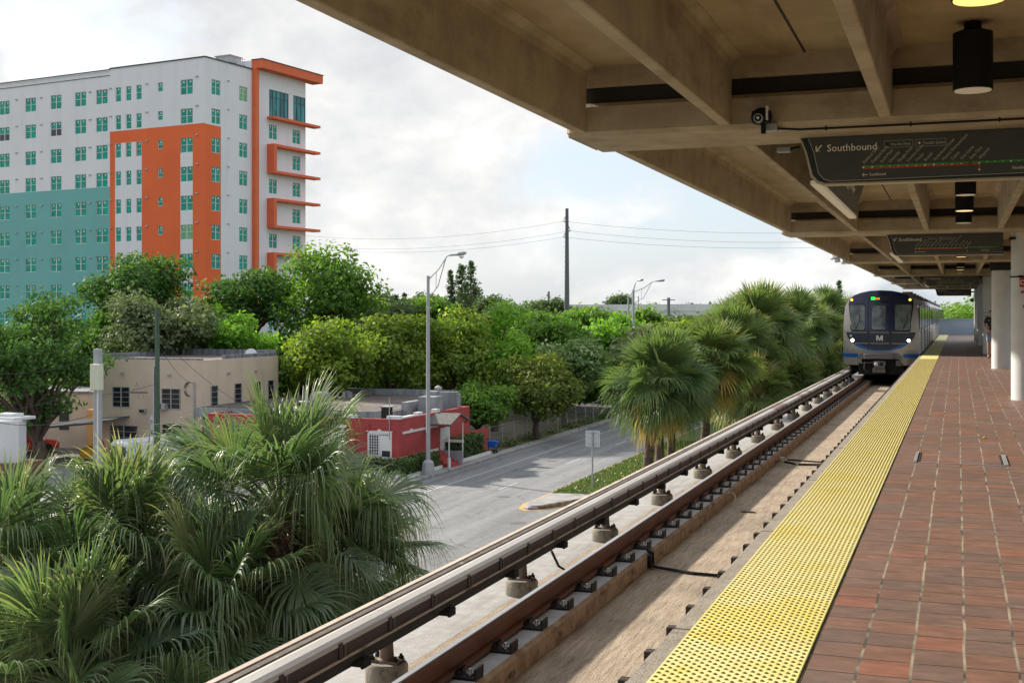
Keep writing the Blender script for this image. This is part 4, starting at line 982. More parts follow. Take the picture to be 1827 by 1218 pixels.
b.build('blue_side_band', train)
b = MB(); b.box(XC-.62, XC+.50, TY-.22, TY+.5, ZP-.17, ZP+.065, train_grey)
for i in range(4): b.box(XC-.60, XC+.48, TY-.245, TY-.22, ZP-.15+i*.055, ZP-.125+i*.055, train_silver)
b.build('anticlimber', train, bevel=.02)
b = MB(); b.prism([(XC-.85, TY-.05, ZP-.17), (XC-.85, TY-.05, ZP-.06), (XC-.74, TY-.05, ZP+.03), (XC-.62, TY-.05, ZP+.065), (XC-.62, TY-.05, ZP-.17)], (0, .5, 0), train_grey)
b.prism([(XC+.82, TY-.05, ZP-.17), (XC+.82, TY-.05, ZP-.06), (XC+.70, TY-.05, ZP+.03), (XC+.50, TY-.05, ZP+.065), (XC+.50, TY-.05, ZP-.17)], (0, .5, 0), train_grey)
b.box(XC+.58, XC+.78, TY-.0, TY+.3, ZP-.44, ZP-.22, train_grey)
b.build('buffer_wings', train)
b = MB(); b.box(XC-.86, XC+.86, TY+.3, TY+1.2, ZP-.8, ZP-.1, train_dark)
for q in (0, 2.1): b.tube([(XC-.75, TY+1.4+q, TOR+.36), (XC+.75, TY+1.4+q, TOR+.36)], .36, train_dark, 20)
b.box(XC-1.25, XC+1.25, TY+1.2, TY+20, ZP-.75, ZP-.3, train_dark); b.build('underframe', train)
b = MB()
for s in (-.7175, .7175): b.tube([(XC+.05+s-.06, TY+.95, TOR+.36), (XC+.05+s+.06, TY+.95, TOR+.36)], .355, rail_rust, 24)
b.build('wheel', train)
b = MB(); b.box(XC-.26, XC+.20, TY-.30, TY+.4, ZP-.40, ZP-.25, train_grey); b.box(XC-.28, XC+.20, TY-.26, TY+.3, ZP-.70, ZP-.52, train_grey)
b.prism([(XC-.22, TY-.36, ZP-.52), (XC-.22, TY-.36, ZP-.24), (XC+.12, TY-.36, ZP-.24), (XC+.22, TY-.36, ZP-.34), (XC+.16, TY-.36, ZP-.52)], (0, .06, 0), train_grey)
b.tube([(XC-.13, TY-.48, ZP-.36), (XC-.13, TY-.34, ZP-.36)], [.05, .09], train_white, 14)
b.tube([(XC+.06, TY-.37, ZP-.36), (XC+.06, TY-.30, ZP-.36)], .085, train_dark, 14)
b.tube([(XC-.75, TY-.02, ZP-.35), (XC-.45, TY-.14, ZP-.32), (XC-.2, TY-.2, ZP-.3)], .018, train_grey, 6)
b.tube([(XC-.6, TY+.0, ZP-.28), (XC-.62, TY-.08, ZP-.55), (XC-.5, TY+.05, ZP-.7)], .02, train_grey, 6)
b.tube([(XC+.45, TY+.0, ZP-.28), (XC+.5, TY-.08, ZP-.5), (XC+.42, TY+.05, ZP-.68)], .02, train_dark, 6)
b.build('coupler', train, bevel=.008)
for sgn in (1, -1):
    b = MB(); b.tube([(XC+sgn*HW, TY+1.2, ZP+1.2), (XC+sgn*(HW+.03), TY+1.2, ZP+1.2)], .02, train_dark, 6); b.box(XC+sgn*HW, XC+sgn*(HW+.01), TY+.55, TY+.85, ZP+.9, ZP+2.0, train_dark); b.build('cab_side_window', train)

# ------------------------------------------------------------------ tall apartment block
tb = math.atan((2080-CX_)/F_)
Cc = D(366, CY_, 127.7)
ang = -YAW+tb*1.0   # angle of the right face measured from +Y towards +X
U = Vector((math.sin(tb-YAW), math.cos(tb-YAW), 0))     # along the right face, away from the camera
Vv = Vector((-math.cos(tb-YAW), math.sin(tb-YAW), 0))    # along the left face, to the left
O0 = Vector((Cc.x, Cc.y, 0))
NR = Vector((math.cos(tb-YAW), -math.sin(tb-YAW), 0))    # outward of the right face
NL = Vector((-math.sin(tb-YAW), -math.cos(tb-YAW), 0))   # outward of the left face
tower = thing('apartment_block', 'tall white apartment block with orange and teal painted zones and green windows', 'apartment building', O0)
ROW = [33.2-3.03*i for i in range(11)]
def facade(org, du, nrm, wins, u_end, ztop, colour, nmz):
    b = MB()
    us = sorted(set([0, u_end]+[w for q in wins for w in q[:2]]+nmz[0])); zs_ = sorted(set([0, ztop]+[z for q in wins for z in q[2:4]]+nmz[1]))
    for i in range(len(us)-1):
        for j in range(len(zs_)-1):
            uc, zc = (us[i]+us[i+1])/2, (zs_[j]+zs_[j+1])/2
            if any(q[0] < uc < q[1] and q[2] < zc < q[3] for q in wins): continue
            p = [org+du*us[i]+Vector((0, 0, zs_[j])), org+du*us[i+1]+Vector((0, 0, zs_[j])), org+du*us[i+1]+Vector((0, 0, zs_[j+1])), org+du*us[i]+Vector((0, 0, zs_[j+1]))]
            b.quad(*p, colour(uc, zc))
    dp = -nrm*.14
    for (a, c, z0, z1) in [q[:4] for q in wins]:
        A, B_, C_, D_ = (org+du*a+Vector((0, 0, z0)), org+du*c+Vector((0, 0, z0)), org+du*c+Vector((0, 0, z1)), org+du*a+Vector((0, 0, z1)))
        m = colour((a+c)/2, z1+.05)
        b.quad(A, A+dp, B_+dp, B_, frame_white); b.quad(B_, B_+dp, C_+dp, C_, m); b.quad(C_, C_+dp, D_+dp, D_, m); b.quad(D_, D_+dp, A+dp, A, m)
    return b
def wmesh(org, du, nrm, q, b1, b2, glass, kind):
    a, c, z0, z1 = q[:4]; o = org-nrm*.11
    w, h = c-a, z1-z0; t = .045
    def bar(u0, u1, v0, v1, m, d0=0.0, d1=.05, bb=b1): bb.obox(o+du*(a+u0)+Vector((0, 0, z0+v0))+nrm*d0, du*(u1-u0), Vector((0, 0, v1-v0)), nrm*d1, m)
    fm = frame_dark if kind == 'glass' else frame_white
    bar(0, w, 0, t, fm); bar(0, w, h-t, h, fm); bar(0, t, t, h-t, fm); bar(w-t, w, t, h-t, fm)
    if kind == 'double': bar(w/2-.05, w/2+.05, t, h-t, fm); bar(t, w/2-.05, h*.49, h*.49+.05, fm); bar(w/2+.05, w-t, h*.49, h*.49+.05, fm)
    elif kind == 'single': bar(t, w-t, h*.47, h*.47+.05, fm)
    elif kind == 'glass':
        n = 5 if w > 3 else 3
        for k in range(1, n): bar(w*k/n-.03, w*k/n+.03, t, h-t, fm)
        bar(t, w-t, h*.72, h*.72+.06, fm, .001, .051)
    b2.quad(o+du*a+Vector((0, 0, z0))+nrm*.01, o+du*c+Vector((0, 0, z0))+nrm*.01, o+du*c+Vector((0, 0, z1))+nrm*.01, o+du*a+Vector((0, 0, z1))+nrm*.01, glass)
    rr = random.Random(int(a*100+z0*37))
    if kind in ('double', 'single'):
        for k in range(2 if kind == 'double' else 1):
            cu = (w*(.25+.5*k) if kind == 'double' else w*.5)+rr.uniform(-.06, .06)
            bar(cu-.09, cu+.09, h-.32, h-.14, sticker, .012, .004, b2)
            if rr.random() < .35: bar(cu-.16, cu-.1, h*.62, h*.66, sticker, .012, .004, b2)
            if rr.random() < .35: bar(cu+.04, cu+.10, h*.2, h*.24, sticker, .012, .004, b2)
cntw = [0]; extraF = MB(); extraP = MB()
def add_windows(org, du, nrm, wins):
    for q in wins:
        kind = q[4]; rr = random.Random(int(q[0]*91+q[2]*13)); r = rr.random()
        gl = glass_teal if kind == 'glass' else (glass_lime if r < .03 else glass_green)
        if cntw[0] < 99 and q[2] > 11:
            cntw[0] += 1; b1, b2 = MB(), MB(); wmesh(org, du, nrm, q, b1, b2, gl, kind)
            if kind == 'double' and (abs(q[0]-21.03) < .1 and abs(q[2]-29.42) < .3 or abs(q[0]-29.4) < .3 and abs(q[2]-29.42) < .3):
                oo = org-nrm*.09; h = q[3]-q[2]; b2.quad(oo+du*q[0]+Vector((0, 0, q[2])), oo+du*q[1]+Vector((0, 0, q[2])), oo+du*q[1]+Vector((0, 0, q[2]+h*.5)), oo+du*q[0]+Vector((0, 0, q[2]+h*.5)), glass_dark)
            o = b1.build('window', tower); b2.build('pane', o)
        else: wmesh(org, du, nrm, q, extraF, extraP, gl, kind)
rw = []
for z in ROW:
    rw += [(.99, 2.35, z-.80, z+.78, 'double'), (5.33, 6.68, z-.80, z+.78, 'double')]
tw = [(10.31, 13.76, 31.42, 34.42, 'glass'), (14.60, 16.86, 31.42, 34.42, 'glass')]
for i in range(9):
    z = 29.75-3.03*i; tw += [(10.31, 11.69, z-.82, z+.80, 'double'), (14.49, 15.91, z-.82, z+.80, 'double')]
lw = []; lw2 = []
for z in ROW:
    lw += [(1.69, 3.38, z-.78, z+.78, 'double'), (5.85, 6.55, z-.17, z+.80, 'single'), (8.87, 9.64, z-.76, z+.80, 'single'), (10.36, 11.14, z-.76, z+.80, 'single'), (11.87, 12.65, z-.76, z+.80, 'single')]
    lw2 += [(13.97, 15.71, z-.78, z+.79, 'double'), (17.22, 18.94, z-.78, z+.79, 'double'), (21.03, 22.74, z-.78, z+.79, 'double'), (25.09, 26.82, z-.78, z+.79, 'double'), (29.4, 31.1, z-.78, z+.79, 'double'), (33.5, 35.2, z-.78, z+.79, 'double')]
def colR(u, z): return orange_paint if (u < 2.41 and z < 29.2) else white_paint
def colL(v, z):
    if v > 13.5: return teal_paint if z < 23.33 else white_paint
    if z > 29.28: return white_paint
    if 1.69 < v < 3.38 and z < 26.4: return white_paint
    if 8.84 < v < 12.73 and z < 27.95: return white_paint
    return orange_paint
ZR = 36.08
b = facade(O0, U, NR, rw, 7.38, ZR, colR, ([2.41], [29.2])); b.build('right_wall', tower, weld=True)
b = facade(O0, U, NR, tw, 16.87, 36.26, lambda u, z: white_paint, ([7.38], [29.2]))
# drop the part of the tower facade that the right wall already covers
keep = [(f, m) for f, m in zip(b.f, b.m) if (sum((Vector(b.v[i])-O0).dot(U) for i in f)/len(f)) > 7.38]
b.f = [k[0] for k in keep]; b.m = [k[1] for k in keep]; b.build('tower_wall', tower, weld=True)
b = facade(O0, Vv, NL, lw, 13.5, ZR, colL, ([1.69, 3.38, 8.84, 12.73, 13.5], [29.28, 26.4, 27.95]))
for i, f in enumerate(b.f): b.f[i] = tuple(reversed(f))
b.build('left_wall', tower, weld=True)
O2 = O0-NL*.0
b = facade(O2-NL*.12, Vv, NL, lw2, 44, ZR-.10, colL, ([13.5], [23.33]))
keep = [(f, m) for f, m in zip(b.f, b.m) if (sum((Vector(b.v[i])-O0).dot(Vv) for i in f)/len(f)) > 13.5]
b.f = [k[0] for k in keep]; b.m = [k[1] for k in keep]
for i, f in enumerate(b.f): b.f[i] = tuple(reversed(f))
b.build('long_wall', tower, weld=True)
add_windows(O0, U, NR, [q for q in rw+tw if q[2] > 11]); add_windows(O0, Vv, NL, [q for q in lw if q[2] > 14]); add_windows(O0-NL*.12, Vv, NL, [q for q in lw2 if q[0] < 32 and q[2] > 14])
add_windows(O0, U, NR, [q for q in rw+tw if q[2] <= 11]); add_windows(O0, Vv, NL, [q for q in lw if q[2] <= 14]); add_windows(O0-NL*.12, Vv, NL, [q for q in lw2 if not (q[0] < 32 and q[2] > 14)])
o = extraF.build('window_row', tower); o['kind'] = 'stuff'; o2 = extraP.build('pane_row', o); o2['kind'] = 'stuff'
b = MB(); b.obox(O0+U*.05+Vv*.05+Vector((0, 0, 35.4)), U*15, Vv*44, Vector((0, 0, .05)), roof_dark)
b.obox(O0+Vector((0, 0, ZR)), U*7.38, NR*.10, Vector((0, 0, .12)), frame_dark); b.obox(O0+Vector((0, 0, ZR)), Vv*13.5, NL*.10, Vector((0, 0, .12)), frame_dark)
b.obox(O0+Vv*13.5+Vector((0, 0, ZR-.12)), Vv*30.5, NL*.08, Vector((0, 0, .12)), frame_dark)
b.build('roof', tower)
b = MB(); b.obox(O0+U*7.38+Vector((0, 0, 0)), U*.62, NR*.5, Vector((0, 0, 36.3)), orange_trim); b.build('orange_fin', tower)
b = MB(); b.obox(O0+U*7.7-NR*.3+Vector((0, 0, 36.25)), U*10.9, NR*1.5, Vector((0, 0, .95)), orange_trim); b.obox(O0+U*7.7-NR*6+Vector((0, 0, 36.25)), U*.5, NR*5.7, Vector((0, 0, .9)), white_paint)
b.obox(O0+U*7.6-NR*.3+Vector((0, 0, 37.2)), U*11.1, NR*1.6, Vector((0, 0, .06)), frame_dark); b.build('cornice', tower)
b = MB()
def ledge(z, u0=9.93, h=.28): b.obox(O0+U*u0+Vector((0, 0, z-h/2)), U*(18.4-u0), NR*1.0, Vector((0, 0, h)), orange_trim)
for z in (31.2, 28.15, 25.2, 22.15, 19.15, 16.15): ledge(z)
for z0, z1 in ((25.34, 28.01), (19.29, 22.01), (12, 16.01)): b.obox(O0+U*9.93+Vector((0, 0, z0)), U*.5, NR*1.0, Vector((0, 0, z1-z0)), orange_trim)
b.build('balcony_frames', tower)
b = MB(); hp = O0+U*6.6-NR*2.4
b.obox(hp+Vector((0, 0, 37.0)), U*1.9, -NR*2.0, Vector((0, 0, .75)), alu); b.obox(hp+U*.3-NR*.3+Vector((0, 0, 35.6)), U*1.2, -NR*1.2, Vector((0, 0, 1.4)), alu); b.obox(hp+U*-.1+NR*.1+Vector((0, 0, 37.7)), U*2.1, -NR*2.2, Vector((0, 0, .12)), alu)
b.build('air_handler', tower)
b = MB()
for k in range(5): b.tube([hp+NR*1.2+U*(.6)+Vector((0, 0, 36.1+k*.3)), hp+NR*1.2+U*1.1+Vector((0, 0, 36.1+k*.3))], .03, alu, 4)
b.tube([hp+NR*1.2+U*.6+Vector((0, 0, 35.9)), hp+NR*.8+U*.6+Vector((0, 0, 37.4))], .03, alu, 4); b.tube([hp+NR*1.2+U*1.1+Vector((0, 0, 35.9)), hp+NR*.8+U*1.1+Vector((0, 0, 37.4))], .03, alu, 4); b.build('roof_ladder', tower)
b = MB()
for (v, zo) in ((0.9, 1.6), (7.9, 1.45), (13.2, 1.4), (16.4, 1.3), (24, 1.3), (28, 1.4)):
    for z in ROW[:8]: b.obox(O0+Vv*v-NL*(.12 if v > 13.5 else 0)+Vector((0, 0, z+zo-.7)), Vv*.35, NL*.12, Vector((0, 0, .12)), alu)
for z in ROW[:8]: b.obox(O0+U*3.4+Vector((0, 0, z+.95)), U*.3, NR*.1, Vector((0, 0, .1)), alu)
b.build('wall_vents', tower)

# ------------------------------------------------------------------ cream two-storey building
cb = thing('cream_house', 'two storey cream stucco building with flat roof behind the palms', 'building', (-50, 72, 0))
CX0, CX1, CY0, CY1, CH = -54.6, -46.05, 68.4, 77.9, 6.5
b = MB(); b.box(CX0, CX1, CY0, CY1, 0, CH, cream); b.build('wall', cb)
b = MB(); b.box(CX0+.25, CX1-.25, CY0+.25, CY1-.25, CH-.05, CH+.004, roof_dark)
b.box(CX0+.12, CX1-.12, CY1-.25, CY1-.02, CH+.0, CH+.42, parapet_dark); b.box(CX0+.02, CX0+.2, CY0+.5, CY1-.25, CH, CH+.3, parapet_dark); b.box(CX1-.16, CX1-.03, CY0+2.5, CY1-.3, CH, CH+.25, parapet_dark)
b.box(CX0+.03, CX1-.03, CY0+.02, CY0+.16, CH, CH+.10, parapet_dark); b.build('roof', cb)
def cream_window(face, a, c, z0, z1, cols, rows, ac=False):
    b1, b2 = MB(), MB(); t = .05
    def bar(u0, u1, v0, v1, m, bb, d=.05):
        if face == 'front': bb.box(u0, u1, CY0-d, CY0+.01, v0, v1, m)
        else: bb.box(CX1-.01, CX1+d, u0, u1, v0, v1, m)
    bar(a, c, z0, z1, window_black, b2, .012)
    bar(a-t, a, z0-t, z1+t, alu, b1); bar(c, c+t, z0-t, z1+t, alu, b1); bar(a, c, z0-t, z0, alu, b1); bar(a, c, z1, z1+t, alu, b1)
    for k in range(1, cols): u = a+(c-a)*k/cols; bar(u-.04, u+.04, z0, z1, alu, b1, .052)
    for k in range(1, rows): z = z0+(z1-z0)*k/rows; bar(a, c, z-.014, z+.014, alu, b1, .04)
    o = b1.build('window', cb); b2.build('pane', o)
    if ac:
        b3 = MB(); b3.box(a-.15, a+.5, CY0-.45, CY0-.05, z0-.05, z0+.35, alu); b3.box(a-.1, a+.2, CY0-.46, CY0-.45, z0, z0+.3, window_black); b3.build('air_conditioner', cb)
def fx(px): t = (px-CX_)/F_; s = CY0/(t*sa+ca); return s*(t*ca-sa)
def gy(px): t = (px-CX_)/F_; s = CX1/(t*ca-sa); return s*(t*sa+ca)
def fz(px, py): t = (px-CX_)/F_; return EYE+(CY_-py)*(CY0/(t*sa+ca))/F_
k4 = lambda x: 150+x/4.938
k4y = lambda y: 600+y/4.938
for x0, x1, y0, y1, ac in ((258, 400, 447, 615, False), (690, 845, 462, 632, True)):
    cream_window('front', fx(k4(x0)), fx(k4(x1)), fz(k4(x0), k4y(y1)), fz(k4(x0), k4y(y0)), 2, 4, ac)
cream_window('front', fx(k4(236)), fx(k4(470)), .55, fz(k4(236), k4y(782)), 2, 4)
cream_window('front', fx(k4(695)), fx(k4(860)), .9, 2.3, 2, 4)
for x0, x1, zb, zt in ((1120, 1172, 3.3, 4.75), (1327, 1382, 3.4, 4.75), (1502, 1550, 3.5, 4.75), (1620, 1665, 3.4, 4.75)):
    cream_window('side', gy(k4(x0)), gy(k4(x1)), zb, zt, 1, 4)
b = MB()
for x, z in ((k4(345), 5.5), (k4(755), 5.45)): b.box(fx(x)-.12, fx(x)+.12, CY0-.15, CY0, z, z+.12, alu)
for x in (k4(1268), k4(1510)): b.box(CX1, CX1+.15, gy(x)-.12, gy(x)+.12, 5.45, 5.58, alu)
b.box(fx(k4(500)), fx(k4(555)), CY0-.25, CY0, 3.0, 3.25, alu); b.box(fx(k4(505)), fx(k4(550)), CY0-.26, CY0-.25, 3.02, 3.2, window_black)
b.build('wall_lamps', cb)
b = MB(); xm = fx(k4(975)); b.tube([(xm, CY0-.08, 1.0), (xm, CY0-.08, 5.05)], .06, alu, 8)
for k in range(3): b.tube([(xm-.4+.35*math.cos(a)+.06*k, CY0-.12, 4.6+.45*math.sin(a)) for a in [PI*.5+j*PI/8 for j in range(9)]], .02, wire_m, 4)
b.build('service_mast', cb)
b = MB(); b.box(fx(k4(585)), fx(k4(622)), CY0-.03, CY0, 1.0, 2.8, frame_white); o = b.build('notice', cb)
text_mesh('lettering', 'NO', .42, (fx(k4(588)), CY0-.034, 2.25), (1, 0, 0), (0, 0, 1), train_blue, o)
for z in (1.15, 1.6):
    b = MB(); b.box(fx(k4(592)), fx(k4(615)), CY0-.036, CY0-.031, z, z+.25, train_blue); b.build('notice_mark', o)
pd = D(448, 633, 86.5)
t = thing('satellite_dish', 'white satellite dish on the right corner of the cream building', 'satellite dish', pd)
b = MB(); b.tube([(pd.x, pd.y, CH-.3), (pd.x, pd.y, CH+.35)], .03, alu, 6); b.build('mast', t)
b = MB(); b.tube([(pd.x+.02, pd.y-.05, pd.z), (pd.x+.12, pd.y-.22, pd.z+.06)], [.06, .42], frame_white, 18); b.build('reflector', t); t.location = (pd.x, pd.y, CH)
for ch in t.children: ch.matrix_parent_inverse = Matrix.Translation(-Vector(t.location))
# lower wing and awning at the left
lo = thing('yellow_house', 'low yellow stucco house left of the cream building under the big tree', 'building', (-60, 73, 0))
b = MB(); b.box(-66, CX0-.01, 71.5, 80, 0, 3.9, cream); b.box(-56.6, CX0-.02, 70.2, 71.5, 0, 2.9, yellow_stucco); b.build('wall', lo)
b = MB(); b.box(-66.1, CX0-.03, 71.4, 80.1, 3.9, 4.05, parapet_dark); b.build('roof', lo)
b = MB(); b.box(-62.6, -61.4, 71.44, 71.5, 1.3, 2.6, window_black); b.box(-60, -59.2, 71.44, 71.5, 1.3, 2.5, window_black)
for z in (1.6, 1.95, 2.3): b.box(-62.6, -61.4, 71.42, 71.44, z, z+.04, alu)
b.build('window', lo)
carport_m = M('carport_sheet', (.10, .11, .12), (.08, .09, .10), rough=.95, spec=.05)
aw = thing('carport', 'grey sloping carport roof on posts beside the concrete post', 'carport', (-55.5, 67, 0))
b = MB(); b.obox((-58.9, 65.0, 1.75), (7.4, 0, .75), (-.2, 3.6, .15), (0, 0, .10), carport_m); b.build('roof_sheet', aw)
for x, y in ((-58.6, 65.2), (-52, 65.3), (-58.5, 68.2)):
    b = MB(); b.tube([(x, y, 0), (x, y, 1.85 if x < -55 else 2.40)], .05, white_metal, 6); b.build('post', aw)
for (x, y, w, h, m, nm, lb, ct) in ((-53.9, 67.2, 1.2, .8, tarp_y, 'tarpaulin', 'yellow tarpaulin heap under the grey carport', 'tarpaulin'), (-53.2, 67.4, .45, 1.35, pink_m, 'parasol', 'folded pink cloth standing beside the white van', 'cloth')):
    b = MB(); b.lathe((x, y, 0), [(w*.55, 0), (w*.6, h*.4), (w*.45, h*.75), (w*.1, h)], m, 9); tag(b.build(nm, smooth=True), lb, ct)

# van
def vehicle_van():
    van = thing('white_van', 'white cargo van parked before the cream building, rear doors toward the street', 'van', (0, 0, 0))
    b = MB(); pf = [(-2.6, .35), (-2.62, 1.0), (-2.5, 1.95), (-2.3, 2.12), (1.2, 2.12), (1.55, 1.95), (2.1, 1.25), (2.75, 1.05), (2.85, .75), (2.85, .35)]
    def sec(w, ins): return [(x, w-(ins*(z-1.0) if z > 1.0 else 0), z) for x, z in pf]
    L = sec(.97, .10); n = len(L)
    v = [(x, y, z) for x, y, z in L]+[(x, -y, z) for x, y, z in L]
    f = [tuple(range(n)), tuple(range(2*n-1, n-1, -1))]+[(i, i+n, (i+1) % n+n, (i+1) % n) for i in range(n)]
    b.add(v, f, car_white); b.build('body', van, bevel=.05, segs=2)
    for s in (-1, 1):
        b = MB(); b.obox((-2.635, s*.08, .55), (.02, 0, 0), (0, s*.78, 0), (0.10, 0, 1.38), car_white); d = b.build('rear_door', van)
        b = MB(); b.obox((-2.62, s*.16, 1.22), (.0, 0, 0.0)+() if False else (.02, 0, 0), (0, s*.60, 0), (.065, 0, .58), window_black); b.build('window', d)
        b = MB(); b.obox((-2.66, s*.87, .75), (.05, 0, 0), (0, s*.09, 0), (.0, 0, .4), car_red); b.build('tail_light', van)
        for x in (-1.7, 1.9):
            b = MB(); b.tube([(x, s*.78, .35), (x, s*.99, .35)], .35, rubber, 20); w = b.build('wheel', van)
            b = MB(); b.tube([(x, s*.985, .35), (x, s*1.0, .35)], .2, alu, 14); b.build('rim', w)
        b = MB(); b.obox((.55, s*.925, 1.25), (1.15, 0, 0), (0, s*.012, 0), (-.25, s*-.05, .6), window_black); b.build('window', van)
    b = MB(); b.box(-2.72, -2.6, -.95, .95, .35, .55, train_grey); b.build('bumper', van)
    b = MB(); b.box(-2.67, -2.64, -.28, .05, .78, .98, window_black); b.build('number_plate', van)
    return van
van = vehicle_van(); vp = D(268, CY_, 73.5); van.location = (vp.x+.3, vp.y+.2, 0.014); van.rotation_euler = (0, 0, deg(70)); 
# car under the tree
rc = D(40, CY_, 84)
car = thing('red_car', 'red and white parked car half hidden behind the white tank', 'car', (0, 0, 0))
b = MB(); pf = [(-2.2, .3), (-2.25, .85), (-1.9, 1.0), (-1.3, 1.45), (.4, 1.45), (1.1, 1.0), (2.1, .85), (2.25, .6), (2.2, .3)]
b.prism([(x, -.88, z) for x, z in pf], (0, 1.76, 0), car_red); b.build('body', car, bevel=.08, segs=2)
b = MB(); b.prism([(x, -.82, z) for x, z in [(-1.7, 1.02), (-1.25, 1.38), (.35, 1.38), (.95, 1.02)]], (0, 1.64, 0), window_black); b.build('window', car)
for x in (-1.4, 1.4):
    for s in (-1, 1): b = MB(); b.tube([(x, s*.7, .33), (x, s*.9, .33)], .33, rubber, 16); b.build('wheel', car)
for s in (-.6, .6): b = MB(); b.box(-2.28, -2.2, s-.15, s+.15, .7, .85, frame_white); b.build('tail_light', car)
car.location = (rc.x, rc.y, .012); car.rotation_euler = (0, 0, deg(60))
sc_ = thing('parked_car', 'pale blue car on the far carriageway seen between the palm trunks', 'car', (0, 0, 0))
cp = M('car_blue', (.35, .45, .52), rough=.3)
b = MB(); pf = [(-2.2, .3), (-2.25, .85), (-1.9, 1.0), (-1.3, 1.45), (.4, 1.45), (1.1, 1.0), (2.1, .85), (2.25, .6), (2.2, .3)]
b.prism([(x, -.88, z) for x, z in pf], (0, 1.76, 0), cp); b.build('body', sc_, bevel=.08, segs=2)
b = MB(); b.prism([(x, -.89, z) for x, z in [(-1.65, 1.02), (-1.2, 1.36), (.32, 1.36), (.9, 1.02)]], (0, 1.78, 0), window_black); b.build('window', sc_)
for x in (-1.4, 1.4):
    for q in (-1, 1): b = MB(); b.tube([(x, q*.7, .33), (x, q*.9, .33)], .33, rubber, 16); b.build('wheel', sc_)
sc_.location = (-13.6, 84, .01); sc_.rotation_euler = (0, 0, PI/2)
# white tank, brown wall at far left
tk = D(8, CY_, 71)
t = thing('storage_tank', 'large white boxy tank with stepped lid at the left edge', 'tank', (tk.x, tk.y, 0))
b = MB(); b.obox((tk.x-2.0, tk.y-.6, 1.0), (2.45, -.3, 0), (.35, 1.7, 0), (0, 0, 2.45), tank_white); b.obox((tk.x+.46, tk.y-.9, 1.0), (.93, .5, 0), (-.6, 1.3, 0), (0, 0, 2.44), tank_white); b.build('body', t, bevel=.06, segs=2)
b = MB(); b.obox((tk.x-1.9, tk.y-.5, 3.42), (3.0, .1, 0), (.2, 1.5, 0), (0, 0, .18), tank_white); b.obox((tk.x-.6, tk.y-.2, 3.6), (1.2, .1, 0), (.1, .9, 0), (0, 0, .18), tank_white); b.build('lid', t, bevel=.03)
b = MB(); b.box(tk.x-9, tk.x+1.6, tk.y-1.6, tk.y-1.3, 0, 1.1, brick_brown); b.box(tk.x-2.3, tk.x+1.5, tk.y-1.2, tk.y+1.6, 0, 1.0, brick_brown)
tag(b.build('brick_wall'), 'low brown brick wall below the white tank', 'wall')

# ------------------------------------------------------------------ red shop
rs = thing('red_shop', 'low red painted blockwork building with white trim at the street corner', 'building', (-36, 70, 0))
RX0, RX1, RY0, RY1, RH = -43.6, -30.6, 65.3, 76.4, 3.36
def rfx(px): t = (px-CX_)/F_; s = RY0/(t*sa+ca); return s*(t*ca-sa)
def rgy(px): t = (px-CX_)/F_; s = RX1/(t*ca-sa); return s*(t*sa+ca)
def ffz(px, py): t = (px-CX_)/F_; return EYE+(CY_-py)*(RY0/(t*sa+ca))/F_
def rrz(px, py): t = (px-CX_)/F_; return EYE+(CY_-py)*(RX1/(t*ca-sa))/F_
b = MB(); b.box(RX0, RX1, RY0, RY0+.28, 0, RH, red_wall); b.box(RX1-.28, RX1, RY0+.28, RY1, 0, RH, red_wall); b.box(RX0, RX0+.28, RY0+.28, RY1, 0, RH, red_wall); b.box(RX0+.28, RX1-.28, RY1-.28, RY1, 0, RH, red_wall)
b.build('wall', rs, weld=True)
b = MB(); b.box(RX0+.28, RX1-.28, RY0+.28, RY1-.28, 2.7, 2.95, roof_dark); b.build('roof', rs)
b = MB()
for px, w in ((625, .75), (702, .85)): b.box(rfx(px)-w/2, rfx(px)+w/2, RY0-.04, RY0+.34, RH+.001, RH+.19, white_metal)
for px in (749, 780): b.box(RX1-.3, RX1+.04, rgy(px)-.3, rgy(px)+.35, RH+.002, RH+.2, white_metal)
b.box(RX1-.33, RX1-.02, rgy(716), rgy(742), RH+.002, RH+.09, white_metal)
b.build('parapet_caps', rs)
zb = ffz(711, 818)
b = MB(); b.box(RX0, RX1+.03, RY0-.05, RY0-.001, zb-.12, zb+.03, white_metal); b.box(RX1+.001, RX1+.05, RY0-.05, rgy(781), zb-.1, zb+.05, white_metal); zc = rrz(718, 772)
b.box(RX1+.001, RX1+.05, rgy(718), rgy(781), zc-.08, zc+.06, white_metal)
b.box(RX1+.001, RX1+.06, rgy(731), rgy(735), zc+.061, zc+.14, white_metal); b.box(RX1+.001, RX1+.06, rgy(765), rgy(768), zc+.061, zc+.14, white_metal); b.build('white_band', rs)
wx0, wx1 = rfx(656.5), rfx(699.5); wz0, wz1 = ffz(680, 815.5), ffz(680, 771)
b = MB(); b.box(wx0, wx1, RY0-.06, RY0-.001, wz0, wz1, white_metal); b.box(wx0-.06, wx1+.04, RY0-.09, RY0-.001, wz1, wz1+.08, white_metal); b.box((wx0+wx1)/2-.12, (wx0+wx1)/2+.1, RY0-.08, RY0-.001, wz1+.08, wz1+.17, white_metal); w = b.build('window', rs)
b = MB(); gx1 = wx0+(wx1-wx0)*.47
b.box(wx0+.12, gx1, RY0-.065, RY0-.06, wz0+.12, wz1-.12, window_black); b.box(gx1+.20, wx1-.10, RY0-.065, RY0-.06, wz0+.06, wz0+.40, window_black); b.build('pane', w)
b = MB()
for k in range(5): x = wx0+.12+k*(gx1-wx0-.12)/4; b.box(x-.016, x+.016, RY0-.10, RY0-.07, wz0+.08, wz1-.08, white_metal)
for k in range(8): z = wz0+.14+k*.165; b.box(wx0+.08, gx1+.02, RY0-.095, RY0-.075, z-.012, z+.012, white_metal)
